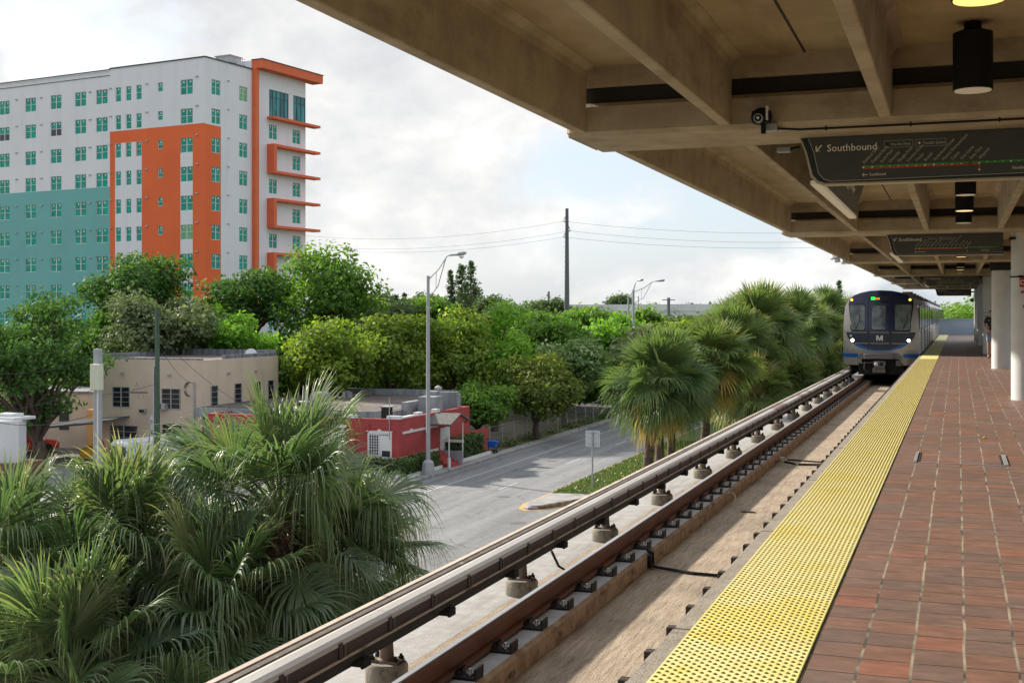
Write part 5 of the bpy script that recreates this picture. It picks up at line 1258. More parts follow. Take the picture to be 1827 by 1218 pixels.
for k in range(5): x = gx1+.06+k*.12; b.box(x, x+.055, RY0-.075, RY0-.065, wz1-.18, wz1-.10, window_black)
b.build('security_grille', w)
b = MB(); b.tube([(rfx(635), RY0-.06, zb), (rfx(635), RY0-.06, ffz(635, 776)), (rfx(659), RY0-.06, ffz(659, 769)), (rfx(659), RY0-.06, ffz(659, 757))], .045, red_wall_trim, 6); b.box(rfx(598), rfx(700), RY0-.03, RY0-.001, ffz(640, 762), ffz(640, 760), red_wall_trim)
b.build('drain_pipe', rs)
ax0, ax1 = rfx(570), rfx(615.5)
b = MB(); b.box(ax0, ax1, RY0-.06, RY0-.001, .5, 2.45, white_metal); o = b.build('window', rs)
b = MB(); b.box(ax0+.1, ax1-.1, RY0-.066, RY0-.06, .7, 2.3, window_black); b.build('pane', o)
b = MB(); b.prism([(ax0-.5, RY0-.02, 2.95), (ax0-.5, RY0-.9, 2.1), (ax0-.5, RY0-.85, 2.05), (ax0-.5, RY0-.02, 2.85)], (ax1-ax0+.6, 0, 0), white_metal); b.build('awning', rs)
b = MB()
for k in range(9): x = ax0+k*(ax1-ax0)/8; b.box(x-.016, x+.016, RY0-.11, RY0-.08, .5, 2.45, white_metal)
for k in range(9): z = .6+k*.2; b.box(ax0, ax1, RY0-.10, RY0-.085, z-.012, z+.012, white_metal)
b.build('security_grille', o)
dy0, dy1 = rgy(785), rgy(800); dz0, dz1 = rrz(792, 802), rrz(792, 762)
b = MB(); b.box(RX1+.001, RX1+.05, dy0, dy1, dz0, dz1, white_metal); d = b.build('door', rs)
b = MB(); b.box(RX1+.05, RX1+.06, dy0+.12, dy0+.5, dz0+.8, dz1-.15, frame_white); b.box(RX1+.05, RX1+.06, dy1-.5, dy1-.12, dz0+.8, dz1-.15, frame_white); b.lathe((RX1+.09, dy1-.1, dz0+.7), [(.03, 0), (.03, .06)], alu, 6); b.build('handle', d)
pc0, pc1 = 69.3, 71.4; px1 = RX1+1.65; ze = 2.75; zr_ = 3.30; mid = (pc0+pc1)/2
q0, q1 = rgy(783), rgy(822)
# the porch roof is skewed: eaves at the wall lie further along the street than its gable front
b = MB()
def pslab(a0, a1, z0, z1): # eave line a -> ridge, from the wall to the front
    b.prism([Vector((RX1, a0[0], z0)), Vector((RX1, a1[0], z1)), Vector((RX1, a1[0], z1+.07)), Vector((RX1, a0[0], z0+.07))], (1.75, 0, 0), shingle)
pslab((pc0-.3,), (mid+.3,), ze, zr_); pslab((pc1+.9,), (mid+.3,), ze, zr_)
b.prism([(px1-.1, pc0-.1, ze+.03), (px1-.1, pc1+.7, ze+.03), (px1-.1, mid+.3, zr_)], (.05, 0, 0), red_wall_trim); b.box(RX1, px1-.05, pc0-.12, pc0-.02, ze-.08, ze+.02, red_wall_trim); b.box(RX1, px1-.05, pc1+.6, pc1+.7, ze-.08, ze+.02, red_wall_trim)
b.build('porch_roof', rs)
for y in (pc0, pc1+.1):
    b = MB(); b.tube([(px1-.15, y, 0), (px1-.15, y, ze)], .04, white_metal, 8); b.build('porch_post', rs)
b = MB()
for k in range(5): b.box(RX1, RX1+1.6-k*.3, pc0+.25, pc1-.15, k*.18, (k+1)*.18-.002, red_wall_trim)
b.build('steps', rs)
b = MB(); b.box(RX1, px1-.1, pc1-.1, pc1+.05, 0, .95, grey_parapet); b.box(px1-.25, px1-.1, pc0+.02, pc0+.15, 0, .75, white_metal); b.box(RX1+.03, px1-.15, pc1+.25, pc1+.32, 1.45, 1.62, white_metal); b.build('stair_wall', rs)
# raised grey rear block inside the red parapet
def annexx(px, yy): t = (px-CX_)/F_; s = yy/(t*sa+ca); return s*(t*ca-sa)
AY = 67.6
b = MB(); b.box(-46.0, annexx(681, AY), AY, 83, 2.9, 3.50, grey_parapet); b.build('rear_block', rs)
b = MB(); b.box(-45.8, annexx(681, AY)-.2, AY+.3, 82.8, 3.50, 3.53, roof_dark); b.build('rear_roof', rs)
b = MB(); x0_, x1_ = annexx(578, AY), annexx(681, AY)
for k in range(10):
    u0, u1 = k/10, (k+1)/10
    za, zb_ = 3.70-.10*math.sin(u0*PI)-.06*u0, 3.70-.10*math.sin(u1*PI)-.06*u1
    b.prism([(x0_+(x1_-x0_)*u0, AY-.02, 3.0), (x0_+(x1_-x0_)*u1, AY-.02, 3.0), (x0_+(x1_-x0_)*u1, AY-.02, zb_), (x0_+(x1_-x0_)*u0, AY-.02, za)], (0, .22, 0), grey_parapet)
b.box(x1_+.02, x1_+.35, AY-.1, AY+.8, 2.95, 3.85, dark_joint); b.box(x1_-.1, x1_+.6, AY-.15, AY+.9, 3.85, 3.91, grey_parapet)
b.box(x1_-.1, x1_+.3, AY+3, AY+12, 2.96, 3.95, grey_parapet); b.box(x1_+.3, RX1-.4, 75.2, 75.5, 2.95, 4.35, grey_parapet); b.box(x1_+.6, x1_+1.7, AY+4, AY+5.4, 2.95, 4.25, grey_parapet); b.box(x1_+.5, x1_+1.2, AY+5.4, AY+6.2, 4.25, 4.5, grey_parapet)
b.box(-46.0, x1_+.3, 82.8, 83.05, 2.9, 3.95, grey_parapet)
b.build('rear_parapet', rs)
b = MB(); b.tube([(rfx(696), RY0-.1, 2.2), (rfx(696), RY0-.1, ffz(696, 709))], .025, alu, 6); tag(b.build('mast'), 'thin pale mast standing at the front of the red shop', 'mast')
rf = thing('board_fence', 'red painted board fence joining the red shop and the hedge', 'fence', (RX1, 78, 0))
b = MB(); y = RY1+.05
while y < 79.9: b.box(RX1-.05, RX1, y, y+.14, .1, 1.66, red_wall_trim); y += .155
b.build('board_panel', rf)
b = MB(); b.box(RX1-.09, RX1-.05, RY1, 79.9, .4, .5, red_wall_trim); b.box(RX1-.09, RX1-.05, RY1, 79.9, 1.4, 1.5, red_wall_trim); b.build('rail', rf)
for (px, yy, w, lb) in ((571, 76, .75, 'white air conditioning unit on the back of the dark roof behind the red shop'), (612, 79, .6, 'small grey air conditioning unit on the dark roof behind the red shop'), (540, 70, .5, 'white box vent on the dark roof near the palm tops')):
    x = annexx(px, yy); b = MB(); b.box(x-w/2, x+w/2, yy-.4, yy+.4, 3.53, 3.53+w*.75, white_metal); b.tube([(x, yy-.41, 3.53+w*.4), (x, yy-.40, 3.53+w*.4)], w*.28, dark_joint, 12); b.box(x+w/2, x+w/2+.3, yy-.3, yy+.3, 3.53, 3.53+w*.7, grey_parapet)
    tag(b.build('rooftop_unit', bevel=.02), lb, 'air conditioner')
b = MB(); b.lathe((annexx(782, 77.5), 77.5, 0), [(.12, 0), (.12, 4.3), (.25, 4.35), (.25, 4.5), (0, 4.65)], alu, 10); tag(b.build('roof_vent'), 'grey mushroom vent pipe beside the tree behind the red shop', 'vent')
# blue bin
pb = W(879, 812)
t = thing('shopping_cart', 'bright blue cart standing at the end of the hedge', 'cart', (pb.x, pb.y, .14))
b = MB(); b.prism([(pb.x-.28, pb.y-.2, .55), (pb.x+.22, pb.y-.2, .55), (pb.x+.38, pb.y-.2, .98), (pb.x-.34, pb.y-.2, .98)], (0, .5, 0), blue_plastic); b.build('basket', t, bevel=.03)
b = MB(); b.box(pb.x-.26, pb.x+.22, pb.y-.2, pb.y+.3, .30, .34, black_metal)
for sx in (-.24, .2):
    for sy in (-.18, .28): b.tube([(pb.x+sx, pb.y+sy, .2), (pb.x+sx, pb.y+sy, .6)], .02, black_metal, 6); b.tube([(pb.x+sx, pb.y+sy-.02, .21), (pb.x+sx, pb.y+sy+.02, .21)], .07, black_metal, 10)
b.tube([(pb.x-.34, pb.y-.2, .98), (pb.x-.46, pb.y-.2, 1.1), (pb.x-.46, pb.y+.3, 1.1), (pb.x-.34, pb.y+.3, .98)], .02, black_metal, 6); b.build('chassis', t)
# low white kerb walls along the hedge
b = MB(); b.box(-29.5, -29.4, 64.2, 69.0, 0, .34, white_metal); b.box(-33.9, -29.6, 63.78, 63.88, 0, .34, white_metal); b.obox((-29.6, 63.78, 0), (.2, .42, 0), (-.1, .04, 0), (0, 0, .34), white_metal); b.box(-29.5, -29.4, 71.8, 77.5, 0, .34, white_metal); tag(b.build('garden_kerb'), 'low white kerb wall in front of the clipped hedge', 'kerb wall')
# chain link fence
cf = thing('chain_link_fence', 'rusty chain link fence with leaning posts round the dirt lot', 'fence', (-30.6, 95, 0))
rr = random.Random(8)
y = 80.2
b = MB()
while y < 111:
    pm = MB(); pm.tube([(-30.6, y, 0), (-30.6+rr.uniform(-.1, .1), y+rr.uniform(-.15, .15), 1.7)], .035, grey_metal, 6); pm.build('post', cf); y += 2.6
for k in range(86):
    yy = 80.2+k*.35; b.tube([(-30.6, yy, .05), (-30.6, yy+1.2, 1.6)], .004, grey_metal, 3, caps=False); b.tube([(-30.61, yy+1.2, .05), (-30.61, yy, 1.6)], .004, grey_metal, 3, caps=False)
b.tube([(-30.6, 80.2, 1.62), (-30.6, 111, 1.6)], .02, grey_metal, 5); b.build('mesh_panel', cf)

# ------------------------------------------------------------------ poles, lamps, signs, wires
def street_lamp(base, hp, label, arm, head_len=1.0, rb=.14, rt=.09, drum=True, group='street lamps'):
    x, y = base; t = thing('street_lamp', label, 'street lamp', (x, y, 0), group)
    b = MB(); b.tube([(x, y, .1), (x, y, hp*.5), (x, y, hp)], [rb, (rb+rt)/2, rt], pole_conc, 14); b.build('pole', t, smooth=True)
    if drum:
        b = MB(); b.lathe((x, y, 0), [(.42, 0), (.42, .35), (.34, .85), (.16, 1.0)], pole_conc, 8); b.build('base', t)
    ax, ay, az = arm
    def pt(u, dz): return (x+ax*u, y+ay*u, hp-az*0+dz)
    b = MB(); b.tube([(x, y, hp-.25), (x+ax*.5, y+ay*.5, hp-.25+az*.55), (x+ax*.85, y+ay*.85, hp+az*.93), (x+ax, y+ay, hp+az)], .035, grey_metal, 6)
    b.tube([(x, y, hp-1.35), (x+ax*.45, y+ay*.45, hp-1.35+az*.62), (x+ax*.82, y+ay*.82, hp+az*.87)], .03, grey_metal, 6); b.tube([(x+ax*.38, y+ay*.38, hp-.25+az*.40), (x+ax*.36, y+ay*.36, hp-1.35+az*.50)], .02, grey_metal, 5); b.build('arm', t)
    d = Vector((ax, ay, 0)).normalized(); p = Vector((x+ax, y+ay, hp+az)); s = Vector((-d.y, d.x, 0))
    prof = [(0, .05, .05), (.25, .09, .07), (.55, .17, .11), (.85, .17, .12), (1.0, .10, .07)]
    b = MB()
    for k in range(len(prof)-1):
        u0, w0, h0 = prof[k]; u1, w1, h1 = prof[k+1]; u0 *= head_len; u1 *= head_len
        ring0 = [p+d*u0+s*(w0*math.cos(a))+Vector((0, 0, h0*math.sin(a)+.12*u0)) for a in [j*PI/4 for j in range(8)]]
        ring1 = [p+d*u1+s*(w1*math.cos(a))+Vector((0, 0, h1*math.sin(a)+.12*u1)) for a in [j*PI/4 for j in range(8)]]
        b.add(ring0+ring1, [(j, 8+j, 8+(j+1) % 8, (j+1) % 8) for j in range(8)], grey_metal)
    b.add(ring1, [tuple(range(8))], grey_metal)
    b.build('lamp_head', t, smooth=True)
    if drum:
        b = MB(); q = p+d*.72*head_len; b.lathe((q.x, q.y, q.z-.10), [(.05, -.10), (.12, -.05), (.15, .04)], frame_white, 12); b.build('lamp_glass', t, smooth=True)
# lamp in front of the red shop: arm reaches over the road, towards +X
Lb = (-29.08, 66.1); Zl = 72.1
street_lamp(Lb, EYE+(560-492)*Zl/F_, 'grey street lamp standing at the hedge before the red shop', (1.35, .05, 1.18), 1.0)
d1 = D(1121, CY_, 128); street_lamp((d1.x, d1.y), 9.5+(560-530)*128/F_, 'left of the paired distant street lamps, short arm', (1.0, -.2, 1.7), .7, drum=False)
d2 = D(1130, CY_, 124); street_lamp((d2.x, d2.y), 9.5+(560-517)*124/F_, 'right of the paired distant street lamps, long arm reaching right', (2.2, .4, .85), .9, rb=.16, rt=.12, drum=False)
# steel transmission pole
tp = D(1011.5, CY_, 150); H = EYE+(560-372)*150/F_
t = thing('utility_pole', 'tall dark steel utility pole standing alone above the trees', 'utility pole', (tp.x, tp.y, 0))
b = MB(); b.tube([(tp.x, tp.y, 0), (tp.x, tp.y, H)], [.42, .20], pole_steel, 12); b.build('pole', t, smooth=True)
def zt(py): return EYE+(560-py)*150/F_
arms = [(-1, 395), (1, 412), (-1, 423)]
b = MB()
for s, py in arms:
    z = zt(py); e = Vector((tp.x+s*.42*ca, tp.y+s*.42*sa, z)); b.tube([(tp.x, tp.y, z-.1), e], .06, pole_steel, 6); b.tube([(tp.x, tp.y, z+1.1), e], .04, pole_steel, 6)
b.build('insulator', t)
b = MB()
for k in range(8): b.box(tp.x-.34, tp.x-.20, tp.y-.03, tp.y+.03, zt(432)-k*.6, zt(432)-k*.6+.05, pole_steel)
b.build('step_bolts', t)
def wire(a, c, sag, r, label, grp='overhead wires'):
    a, c = Vector(a), Vector(c); pts = []
    for k in range(17): u = k/16; p = a.lerp(c, u); p.z -= sag*4*u*(1-u); pts.append(p)
    b = MB(); b.tube(pts, r, wire_m, 4); return tag(b.build('wire'), label, 'wire', grp)
for i, ((s, py), (ly, lr, ry)) in enumerate(zip(arms, ((424, 560, 404), (442, 560, 420), (446, 560, 430)))):
    z = zt(py); e = Vector((tp.x+s*.42*ca, tp.y+s*.42*sa, z))
    wire(e, D(540, ly-4, 175), 1.2, .013, ['topmost', 'middle', 'lowest'][i]+' wire running left from the steel utility pole')
    wire(e, D(1640, ry+2, 140), 1.0, .013, ['topmost', 'middle', 'lowest'][i]+' wire running right from the steel utility pole')
# green wooden pole, concrete post with box
gp = D(281, CY_, 69.5); GH = EYE+(560-552)*69.5/F_
t = thing('wooden_pole', 'weathered green wooden pole between the camera and the cream building', 'utility pole', (gp.x, gp.y, 0))
b = MB(); b.tube([(gp.x, gp.y, 0), (gp.x-.02, gp.y, GH)], [.17, .12], pole_green, 10); b.build('pole', t, smooth=True)
b = MB(); b.box(gp.x-.23, gp.x-.14, gp.y-.12, gp.y-.05, 0, GH-3.2, alu); b.build('cable_guard', t)
pp = D(174.5, CY_, 62); PH = EYE-(622-560)*62/F_
t = thing('concrete_post', 'square grey post carrying a cream equipment box', 'post', (pp.x, pp.y, 0))
b = MB(); b.box(pp.x-.16, pp.x+.16, pp.y-.16, pp.y+.16, 0, PH, pole_conc); b.build('post_body', t, bevel=.02)
zb0, zb1 = EYE-(697-560)*61/F_, EYE-(650-560)*61/F_
b = MB(); b.box(pp.x-.08, pp.x+.50, pp.y-.52, pp.y-.17, zb0, zb1, tank_white); b.ms[0] = M('cream_box', (.60, .62, .50), (.56, .58, .46), scale=2, rough=.5); b.build('equipment_box', t, bevel=.03)
b = MB(); b.box(pp.x+.14, pp.x+.18, pp.y-.25, pp.y-.18, 0, zb0, white_metal); b.build('conduit', t)
wire((pp.x, pp.y, PH-.3), D(-60, 660, 60), .5, .012, 'thin cable from the top of the grey post to the left edge', 'service cables')
wire((pp.x, pp.y, PH-2.0), D(-60, 748, 60), .1, .012, 'thin level cable crossing before the big left tree', 'service cables')
wire((pp.x, pp.y, PH-3.2), D(-40, 745, 60), .5, .014, 'sagging cable low on the grey post reaching left', 'service cables')
wire((gp.x, gp.y, GH-1.8), (xm, CY0-.1, 5.0), .5, .014, 'cable sagging from the green pole to the service mast', 'service cables')
wire((gp.x, gp.y, GH-1.4), D(430, 720, 72), .3, .012, 'cable falling from the green pole toward the palm tops', 'service cables')
wire((gp.x, gp.y, 5.6), (pp.x, pp.y, 5.4), .1, .012, 'cable between the green pole and the grey post', 'service cables')
b = MB(); q0 = D(233, 700, 66); 
b.tube([q0+Vector((0, 0, 0)), q0+Vector((.9*ca, .9*sa, 0))], .035, wire_m, 5)
b.tube([q0+Vector((.65+.16*math.cos(a), 0, -.18+.16*math.sin(a))) for a in [j*PI/6 for j in range(13)]], .012, wire_m, 4, caps=False)
for dx in (.1, .3, .5): b.tube([q0+Vector((.4, 0, .55)), q0+Vector((dx*1.4, 0, 0))], .008, wire_m, 4)
tag(b.build('cable_splice'), 'black cable splice with a loose loop hanging before the cream wall', 'cable')
# sign seen from behind on the median
sg = W(1057, 872, .136); Zs = F_*(EYE-.136)/(872-CY_)
t = thing('traffic_sign', 'square traffic sign seen from behind on the grass median', 'traffic sign', (sg.x, sg.y, .136))
zt1, zt0 = EYE-(768-560)*Zs/F_, EYE-(797-560)*Zs/F_
b = MB(); b.tube([(sg.x, sg.y, .13), (sg.x, sg.y, zt1-.05)], .045, grey_metal, 8); b.build('post', t)
b = MB(); b.box(sg.x-.40, sg.x+.40, sg.y+.05, sg.y+.065, zt0, zt1, sign_back); b.build('plate', t, bevel=.003)
b = MB()
for z in (zt0+.15, zt0+.45, zt0+.72): b.box(sg.x-.3, sg.x+.3, sg.y+.03, sg.y+.05, z, z+.035, alu)
b.build('brace', t)
# distant elevated guideway
va = thing('viaduct', 'white concrete elevated viaduct among the far trees', 'viaduct', D(1090, CY_, 230)*1)
va.location.z = 0
pa, pb_ = D(905, CY_, 235), D(1215, CY_, 215)
pa.z = pb_.z = 0; dv = (pb_-pa); L = dv.length; dv.normalize(); nv = Vector((dv.y, -dv.x, 0))
z1 = EYE+(560-543.5)*228/F_; z0 = EYE+(560-554)*228/F_; zd = EYE+(560-563)*228/F_
b = MB(); k = -3
while k*2.6 < L+6: b.obox(pa+dv*(k*2.6)+Vector((0, 0, z0)), dv*2.54, nv*.2, Vector((0, 0, z1-z0)), viaduct_m); k += 1
b.build('parapet', va)
b = MB(); b.obox(pa-dv*8-nv*5+Vector((0, 0, zd)), dv*(L+16), nv*4.9, Vector((0, 0, z0-zd)), viaduct_m); b.build('deck', va)
for k in range(3): b = MB(); c = pa+dv*(8+k*14)-nv*2.5; b.box(c.x-.7, c.x+.7, c.y-.7, c.y+.7, 0, zd, viaduct_m); b.build('pier', va)
for i, (px, py, lb) in enumerate(((979, 520, 'dark thin pole rising above the far trees left of the viaduct gap'), (1193, 531, 'short wooden pole with crossarm before the far viaduct'), (966, 534, 'thin pale far lamp post beside the left viaduct end'), (1139, 528, 'thin pale far mast between the street lamps and viaduct'))):
    Zq = (200, 170, 190, 205)[i]; c = D(px, CY_, Zq); h = EYE+(560-py)*Zq/F_; b = MB(); b.tube([(c.x, c.y, 0), (c.x, c.y, h)], (.18, .22, .09, .09)[i], pole_steel if i < 2 else alu, 6)
    if i == 1: b.tube([(c.x-.9, c.y, h-.3), (c.x+.9, c.y, h-.3)], .06, pole_steel, 5)
    tag(b.build('far_pole'), lb, 'pole')

# ------------------------------------------------------------------ vegetation
def leafcards(C, Nn, size, rg, jitter=.55, aspect=.6):
    n = len(C); d = rg.normal(size=(n, 3))*jitter+Nn; d /= np.linalg.norm(d, axis=1)[:, None]+1e-9
    r = rg.normal(size=(n, 3)); a = np.cross(d, r); a /= np.linalg.norm(a, axis=1)[:, None]+1e-9; b = np.cross(d, a)
    s = (size*rg.uniform(.6, 1.3, n))[:, None]
    V = np.stack([C-a*s, C-b*s*aspect+d*s*.12, C+a*s, C+b*s*aspect+d*s*.12], 1)
    return V.reshape(-1, 3), np.arange(4*n).reshape(-1, 4)
def crown(center, rx, ry, rz, nlobe, ncl, nleaf, size, rg, flat=0.0, lobe_r=(.30, .48), bottom=-.6, gap=0.0):
    c = np.array(center); Cs, Ns, T = [], [], []
    lobes = []
    for i in range(nlobe):
        u = rg.normal(size=3); u /= np.linalg.norm(u); u[2] = u[2]*.9+.12
        if u[2] < bottom: u[2] = bottom*rg.uniform(.2, 1)
        rr = rg.uniform(.45, .98)*(1 if u[2] > 0 else .95)
        lobes.append((c+u*rr*np.array([rx, ry, rz]), rg.uniform(*lobe_r)*rg.uniform(.7, 1.05)*min(rx, ry, rz*1.3), rg.uniform(-.12, .12)))
    lobes.append((c.copy(), .55*min(rx, rz), 0))
    for (lc, lr, lt) in lobes:
        n = int(ncl*(lr/(.4*min(rx, ry, rz)))**2)+4
        u = rg.normal(size=(n, 3)); u /= np.linalg.norm(u, axis=1)[:, None]
        rad = lr*rg.uniform(.72, 1.10, n)[:, None]
        cc = lc+u*rad*np.array([1.15, 1.15, .85 if not flat else flat])
        if gap: cc = cc[rg.uniform(size=len(cc)) > gap]; u = u[:len(cc)]
        k = nleaf; sp = size*1.9
        P_ = (cc[:, None, :]+rg.normal(size=(len(cc), k, 3))*np.array([sp, sp, sp*.6])).reshape(-1, 3)
        nrm = np.repeat(u*.8+np.array([0, 0, .55]), k, 0)
        ct = np.repeat(rg.uniform(-.16, .16, len(cc)), k)
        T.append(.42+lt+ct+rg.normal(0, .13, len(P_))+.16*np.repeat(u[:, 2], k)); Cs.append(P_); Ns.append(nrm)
    Cs = np.concatenate(Cs); Ns = np.concatenate(Ns); T = np.concatenate(T)
    V, Fq = leafcards(Cs, Ns, size, rg)
    return V, Fq, T, lobes
def limb(b, a, c, r0, r1, rg, n=5, mat=bark):
    a, c = Vector(a), Vector(c); pts = []; L = (c-a).length
    for k in range(n+1):
        u = k/n; p = a.lerp(c, u); p += Vector(rg.normal(0, .035*L, 3))*math.sin(u*PI); p.z += .06*L*math.sin(u*PI)
        pts.append(p)
    b.tube(pts, [r0+(r1-r0)*k/n for k in range(n+1)], mat, 7)
def tree(name, label, cat, base, h, crc, r, mat, seed, nlobe=16, ncl=48, nleaf=9, size=.17, tr=.3, flat=0.0, group=None, trunks=1, **kw):
    rg = np.random.default_rng(seed); bx, by = base
    t = thing(name, label, cat, (bx, by, 0), group)
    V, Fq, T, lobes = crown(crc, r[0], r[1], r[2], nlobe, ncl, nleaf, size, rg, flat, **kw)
    npmesh('crown', V, Fq, T, mat, t)
    b = MB(); fork = Vector((bx+(crc[0]-bx)*.5, by+(crc[1]-by)*.5, max(1.2, (crc[2]-r[2])*.95)))
    for k in range(trunks):
        o = Vector((bx+.3*k, by-.1*k, 0)); limb(b, o, fork+Vector((.4*k, 0, .2*k)), tr, tr*.72, rg)
    for lc, lr, _ in lobes:
        if rg.uniform() < .85: limb(b, fork, Vector(lc), tr*.42, tr*.06, rg)
    b.build('trunk', t, smooth=True)
    return t
def pxtree(name, label, px0, px1, py0, py1, Z, mat, seed, depth=1.0, **kw):
    c = D((px0+px1)/2, (py0+py1)/2, Z); rx = (px1-px0)/2*Z/F_; rz = (py1-py0)/2*Z/F_
    bx = kw.pop('bx', 0)
    return tree(name, label, 'tree', (c.x+bx, c.y), c.z+rz, (c.x, c.y, c.z), (rx, rx*depth, rz), mat, seed, **kw)
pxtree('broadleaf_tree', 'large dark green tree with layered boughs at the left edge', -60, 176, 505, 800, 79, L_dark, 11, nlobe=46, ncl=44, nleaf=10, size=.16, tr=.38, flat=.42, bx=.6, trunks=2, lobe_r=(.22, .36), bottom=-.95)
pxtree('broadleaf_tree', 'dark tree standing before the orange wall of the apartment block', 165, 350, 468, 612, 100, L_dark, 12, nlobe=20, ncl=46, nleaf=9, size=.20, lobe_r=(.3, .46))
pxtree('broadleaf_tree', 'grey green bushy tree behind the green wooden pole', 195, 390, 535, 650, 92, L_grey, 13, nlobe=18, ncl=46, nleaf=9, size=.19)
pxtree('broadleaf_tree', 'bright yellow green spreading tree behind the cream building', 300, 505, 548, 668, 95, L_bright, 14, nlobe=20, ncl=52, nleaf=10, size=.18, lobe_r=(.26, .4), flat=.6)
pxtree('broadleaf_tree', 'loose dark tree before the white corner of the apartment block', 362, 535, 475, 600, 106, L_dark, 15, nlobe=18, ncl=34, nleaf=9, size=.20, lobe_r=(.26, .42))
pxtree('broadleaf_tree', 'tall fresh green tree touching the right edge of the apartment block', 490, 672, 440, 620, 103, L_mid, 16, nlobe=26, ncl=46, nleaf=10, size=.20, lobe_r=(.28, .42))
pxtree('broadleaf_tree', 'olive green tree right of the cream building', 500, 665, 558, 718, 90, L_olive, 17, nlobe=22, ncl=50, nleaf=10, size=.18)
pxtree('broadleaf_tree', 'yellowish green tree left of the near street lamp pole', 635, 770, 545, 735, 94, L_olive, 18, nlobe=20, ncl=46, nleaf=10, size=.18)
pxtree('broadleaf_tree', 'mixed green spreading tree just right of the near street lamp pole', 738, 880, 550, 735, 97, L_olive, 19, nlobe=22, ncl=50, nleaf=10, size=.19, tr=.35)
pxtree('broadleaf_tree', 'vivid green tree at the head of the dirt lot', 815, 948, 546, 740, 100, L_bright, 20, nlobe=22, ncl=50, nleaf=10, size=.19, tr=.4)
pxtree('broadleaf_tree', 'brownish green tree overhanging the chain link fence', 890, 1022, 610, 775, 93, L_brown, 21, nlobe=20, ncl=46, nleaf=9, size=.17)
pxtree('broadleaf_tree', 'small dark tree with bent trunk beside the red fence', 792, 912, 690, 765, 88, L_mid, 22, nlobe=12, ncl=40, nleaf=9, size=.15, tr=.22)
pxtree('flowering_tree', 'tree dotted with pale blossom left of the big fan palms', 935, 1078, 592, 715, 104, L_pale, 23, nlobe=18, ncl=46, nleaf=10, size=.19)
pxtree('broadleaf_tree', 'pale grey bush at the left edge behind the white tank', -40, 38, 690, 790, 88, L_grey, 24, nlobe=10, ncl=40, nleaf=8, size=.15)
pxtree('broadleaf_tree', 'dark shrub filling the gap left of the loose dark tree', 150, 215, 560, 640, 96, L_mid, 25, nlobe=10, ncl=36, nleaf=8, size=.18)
# mid-distance trees
rm = random.Random(5)
mids = [(690, 560, 130, L_far), (742, 548, 135, L_mid), (905, 560, 150, L_far), (968, 575, 128, L_mid), (1048, 566, 135, L_mid), (1095, 580, 125, L_bright), (1155, 568, 150, L_mid), (1010, 590, 118, L_mid), (1205, 585, 150, L_far), (1108, 537, 250, L_far), (985, 548, 178, L_far), (880, 540, 185, L_far), (760, 535, 190, L_far), (1230, 590, 125, L_olive), (1160, 600, 112, L_grey), (645, 540, 150, L_olive)]
where = ['behind the tall fresh green tree', 'left of the lamp pole top', 'behind the vivid green tree', 'left of the steel pole foot', 'right of the steel pole foot', 'before the paired street lamps', 'behind the paired street lamps', 'in front of the steel pole foot', 'before the right end of the viaduct', 'forming a dark dome above the viaduct', 'left of the steel pole under the horizon', 'below the pointed dark pines', 'left of the pointed dark pines', 'behind the nearest right palm', 'behind the blossom tree', 'beside the top right of the tall green tree']
for i, (px, py, Z, m) in enumerate(mids):
    w = rm.uniform(32, 46)*130/Z*1.2
    pxtree('broadleaf_tree', 'mid distance tree '+where[i], px-w, px+w, py-16*130/Z, py+55*130/Z, Z, m, 100+i, nlobe=12, ncl=34, nleaf=7, size=.27, tr=.25, group='trees in the middle distance')
# far woods: one mass
def woods(name, label, n, Zr, pxr, hr, mat, seed, size):
    rg = np.random.default_rng(seed); Vs, Fs, Ts, o = [], [], [], 0
    for i in range(n):
        Z = rg.uniform(*Zr); px = rg.uniform(*pxr); c = D(px, CY_, Z); h = rg.uniform(*hr); r = rg.uniform(3.5, 6.5)
        V, Fq, T, _ = crown((c.x, c.y, h*.58), r, r, h*.44, 6, 34, 6, size*rg.uniform(.8, 1.2), rg, lobe_r=(.4, .62))
        Vs.append(V); Fs.append(Fq+o); Ts.append(T+rg.uniform(-.15, .15)); o += len(V)
    tag(npmesh(name, np.concatenate(Vs), np.concatenate(Fs), np.concatenate(Ts), mat), label, 'woods', kind='stuff')
woods('far_woods', 'mass of dark green far trees left of the steel pole', 120, (190, 380), (-250, 905), (9.0, 12.5), L_far, 41, .36)
woods('far_woods', 'mass of dark green far trees behind and beyond the viaduct', 70, (250, 400), (900, 1560), (9.3, 11.2), L_far, 45, .36)
woods('far_woods', 'mass of low green trees in front of the viaduct', 60, (170, 215), (880, 1500), (6.5, 8.6), L_far, 46, .32)
woods('near_woods', 'mass of green scrub trees filling the middle distance', 120, (112, 180), (560, 1500), (5.0, 7.8), L_mid, 42, .26)
woods('left_woods', 'mass of trees filling the gaps behind the left houses', 40, (96, 122), (-120, 560), (5.5, 8.5), L_dark, 43, .27)
woods('end_woods', 'mass of sunlit trees beyond the platform end', 26, (150, 230), (1694, 1900), (9.5, 12.0), L_mid, 44, .24)
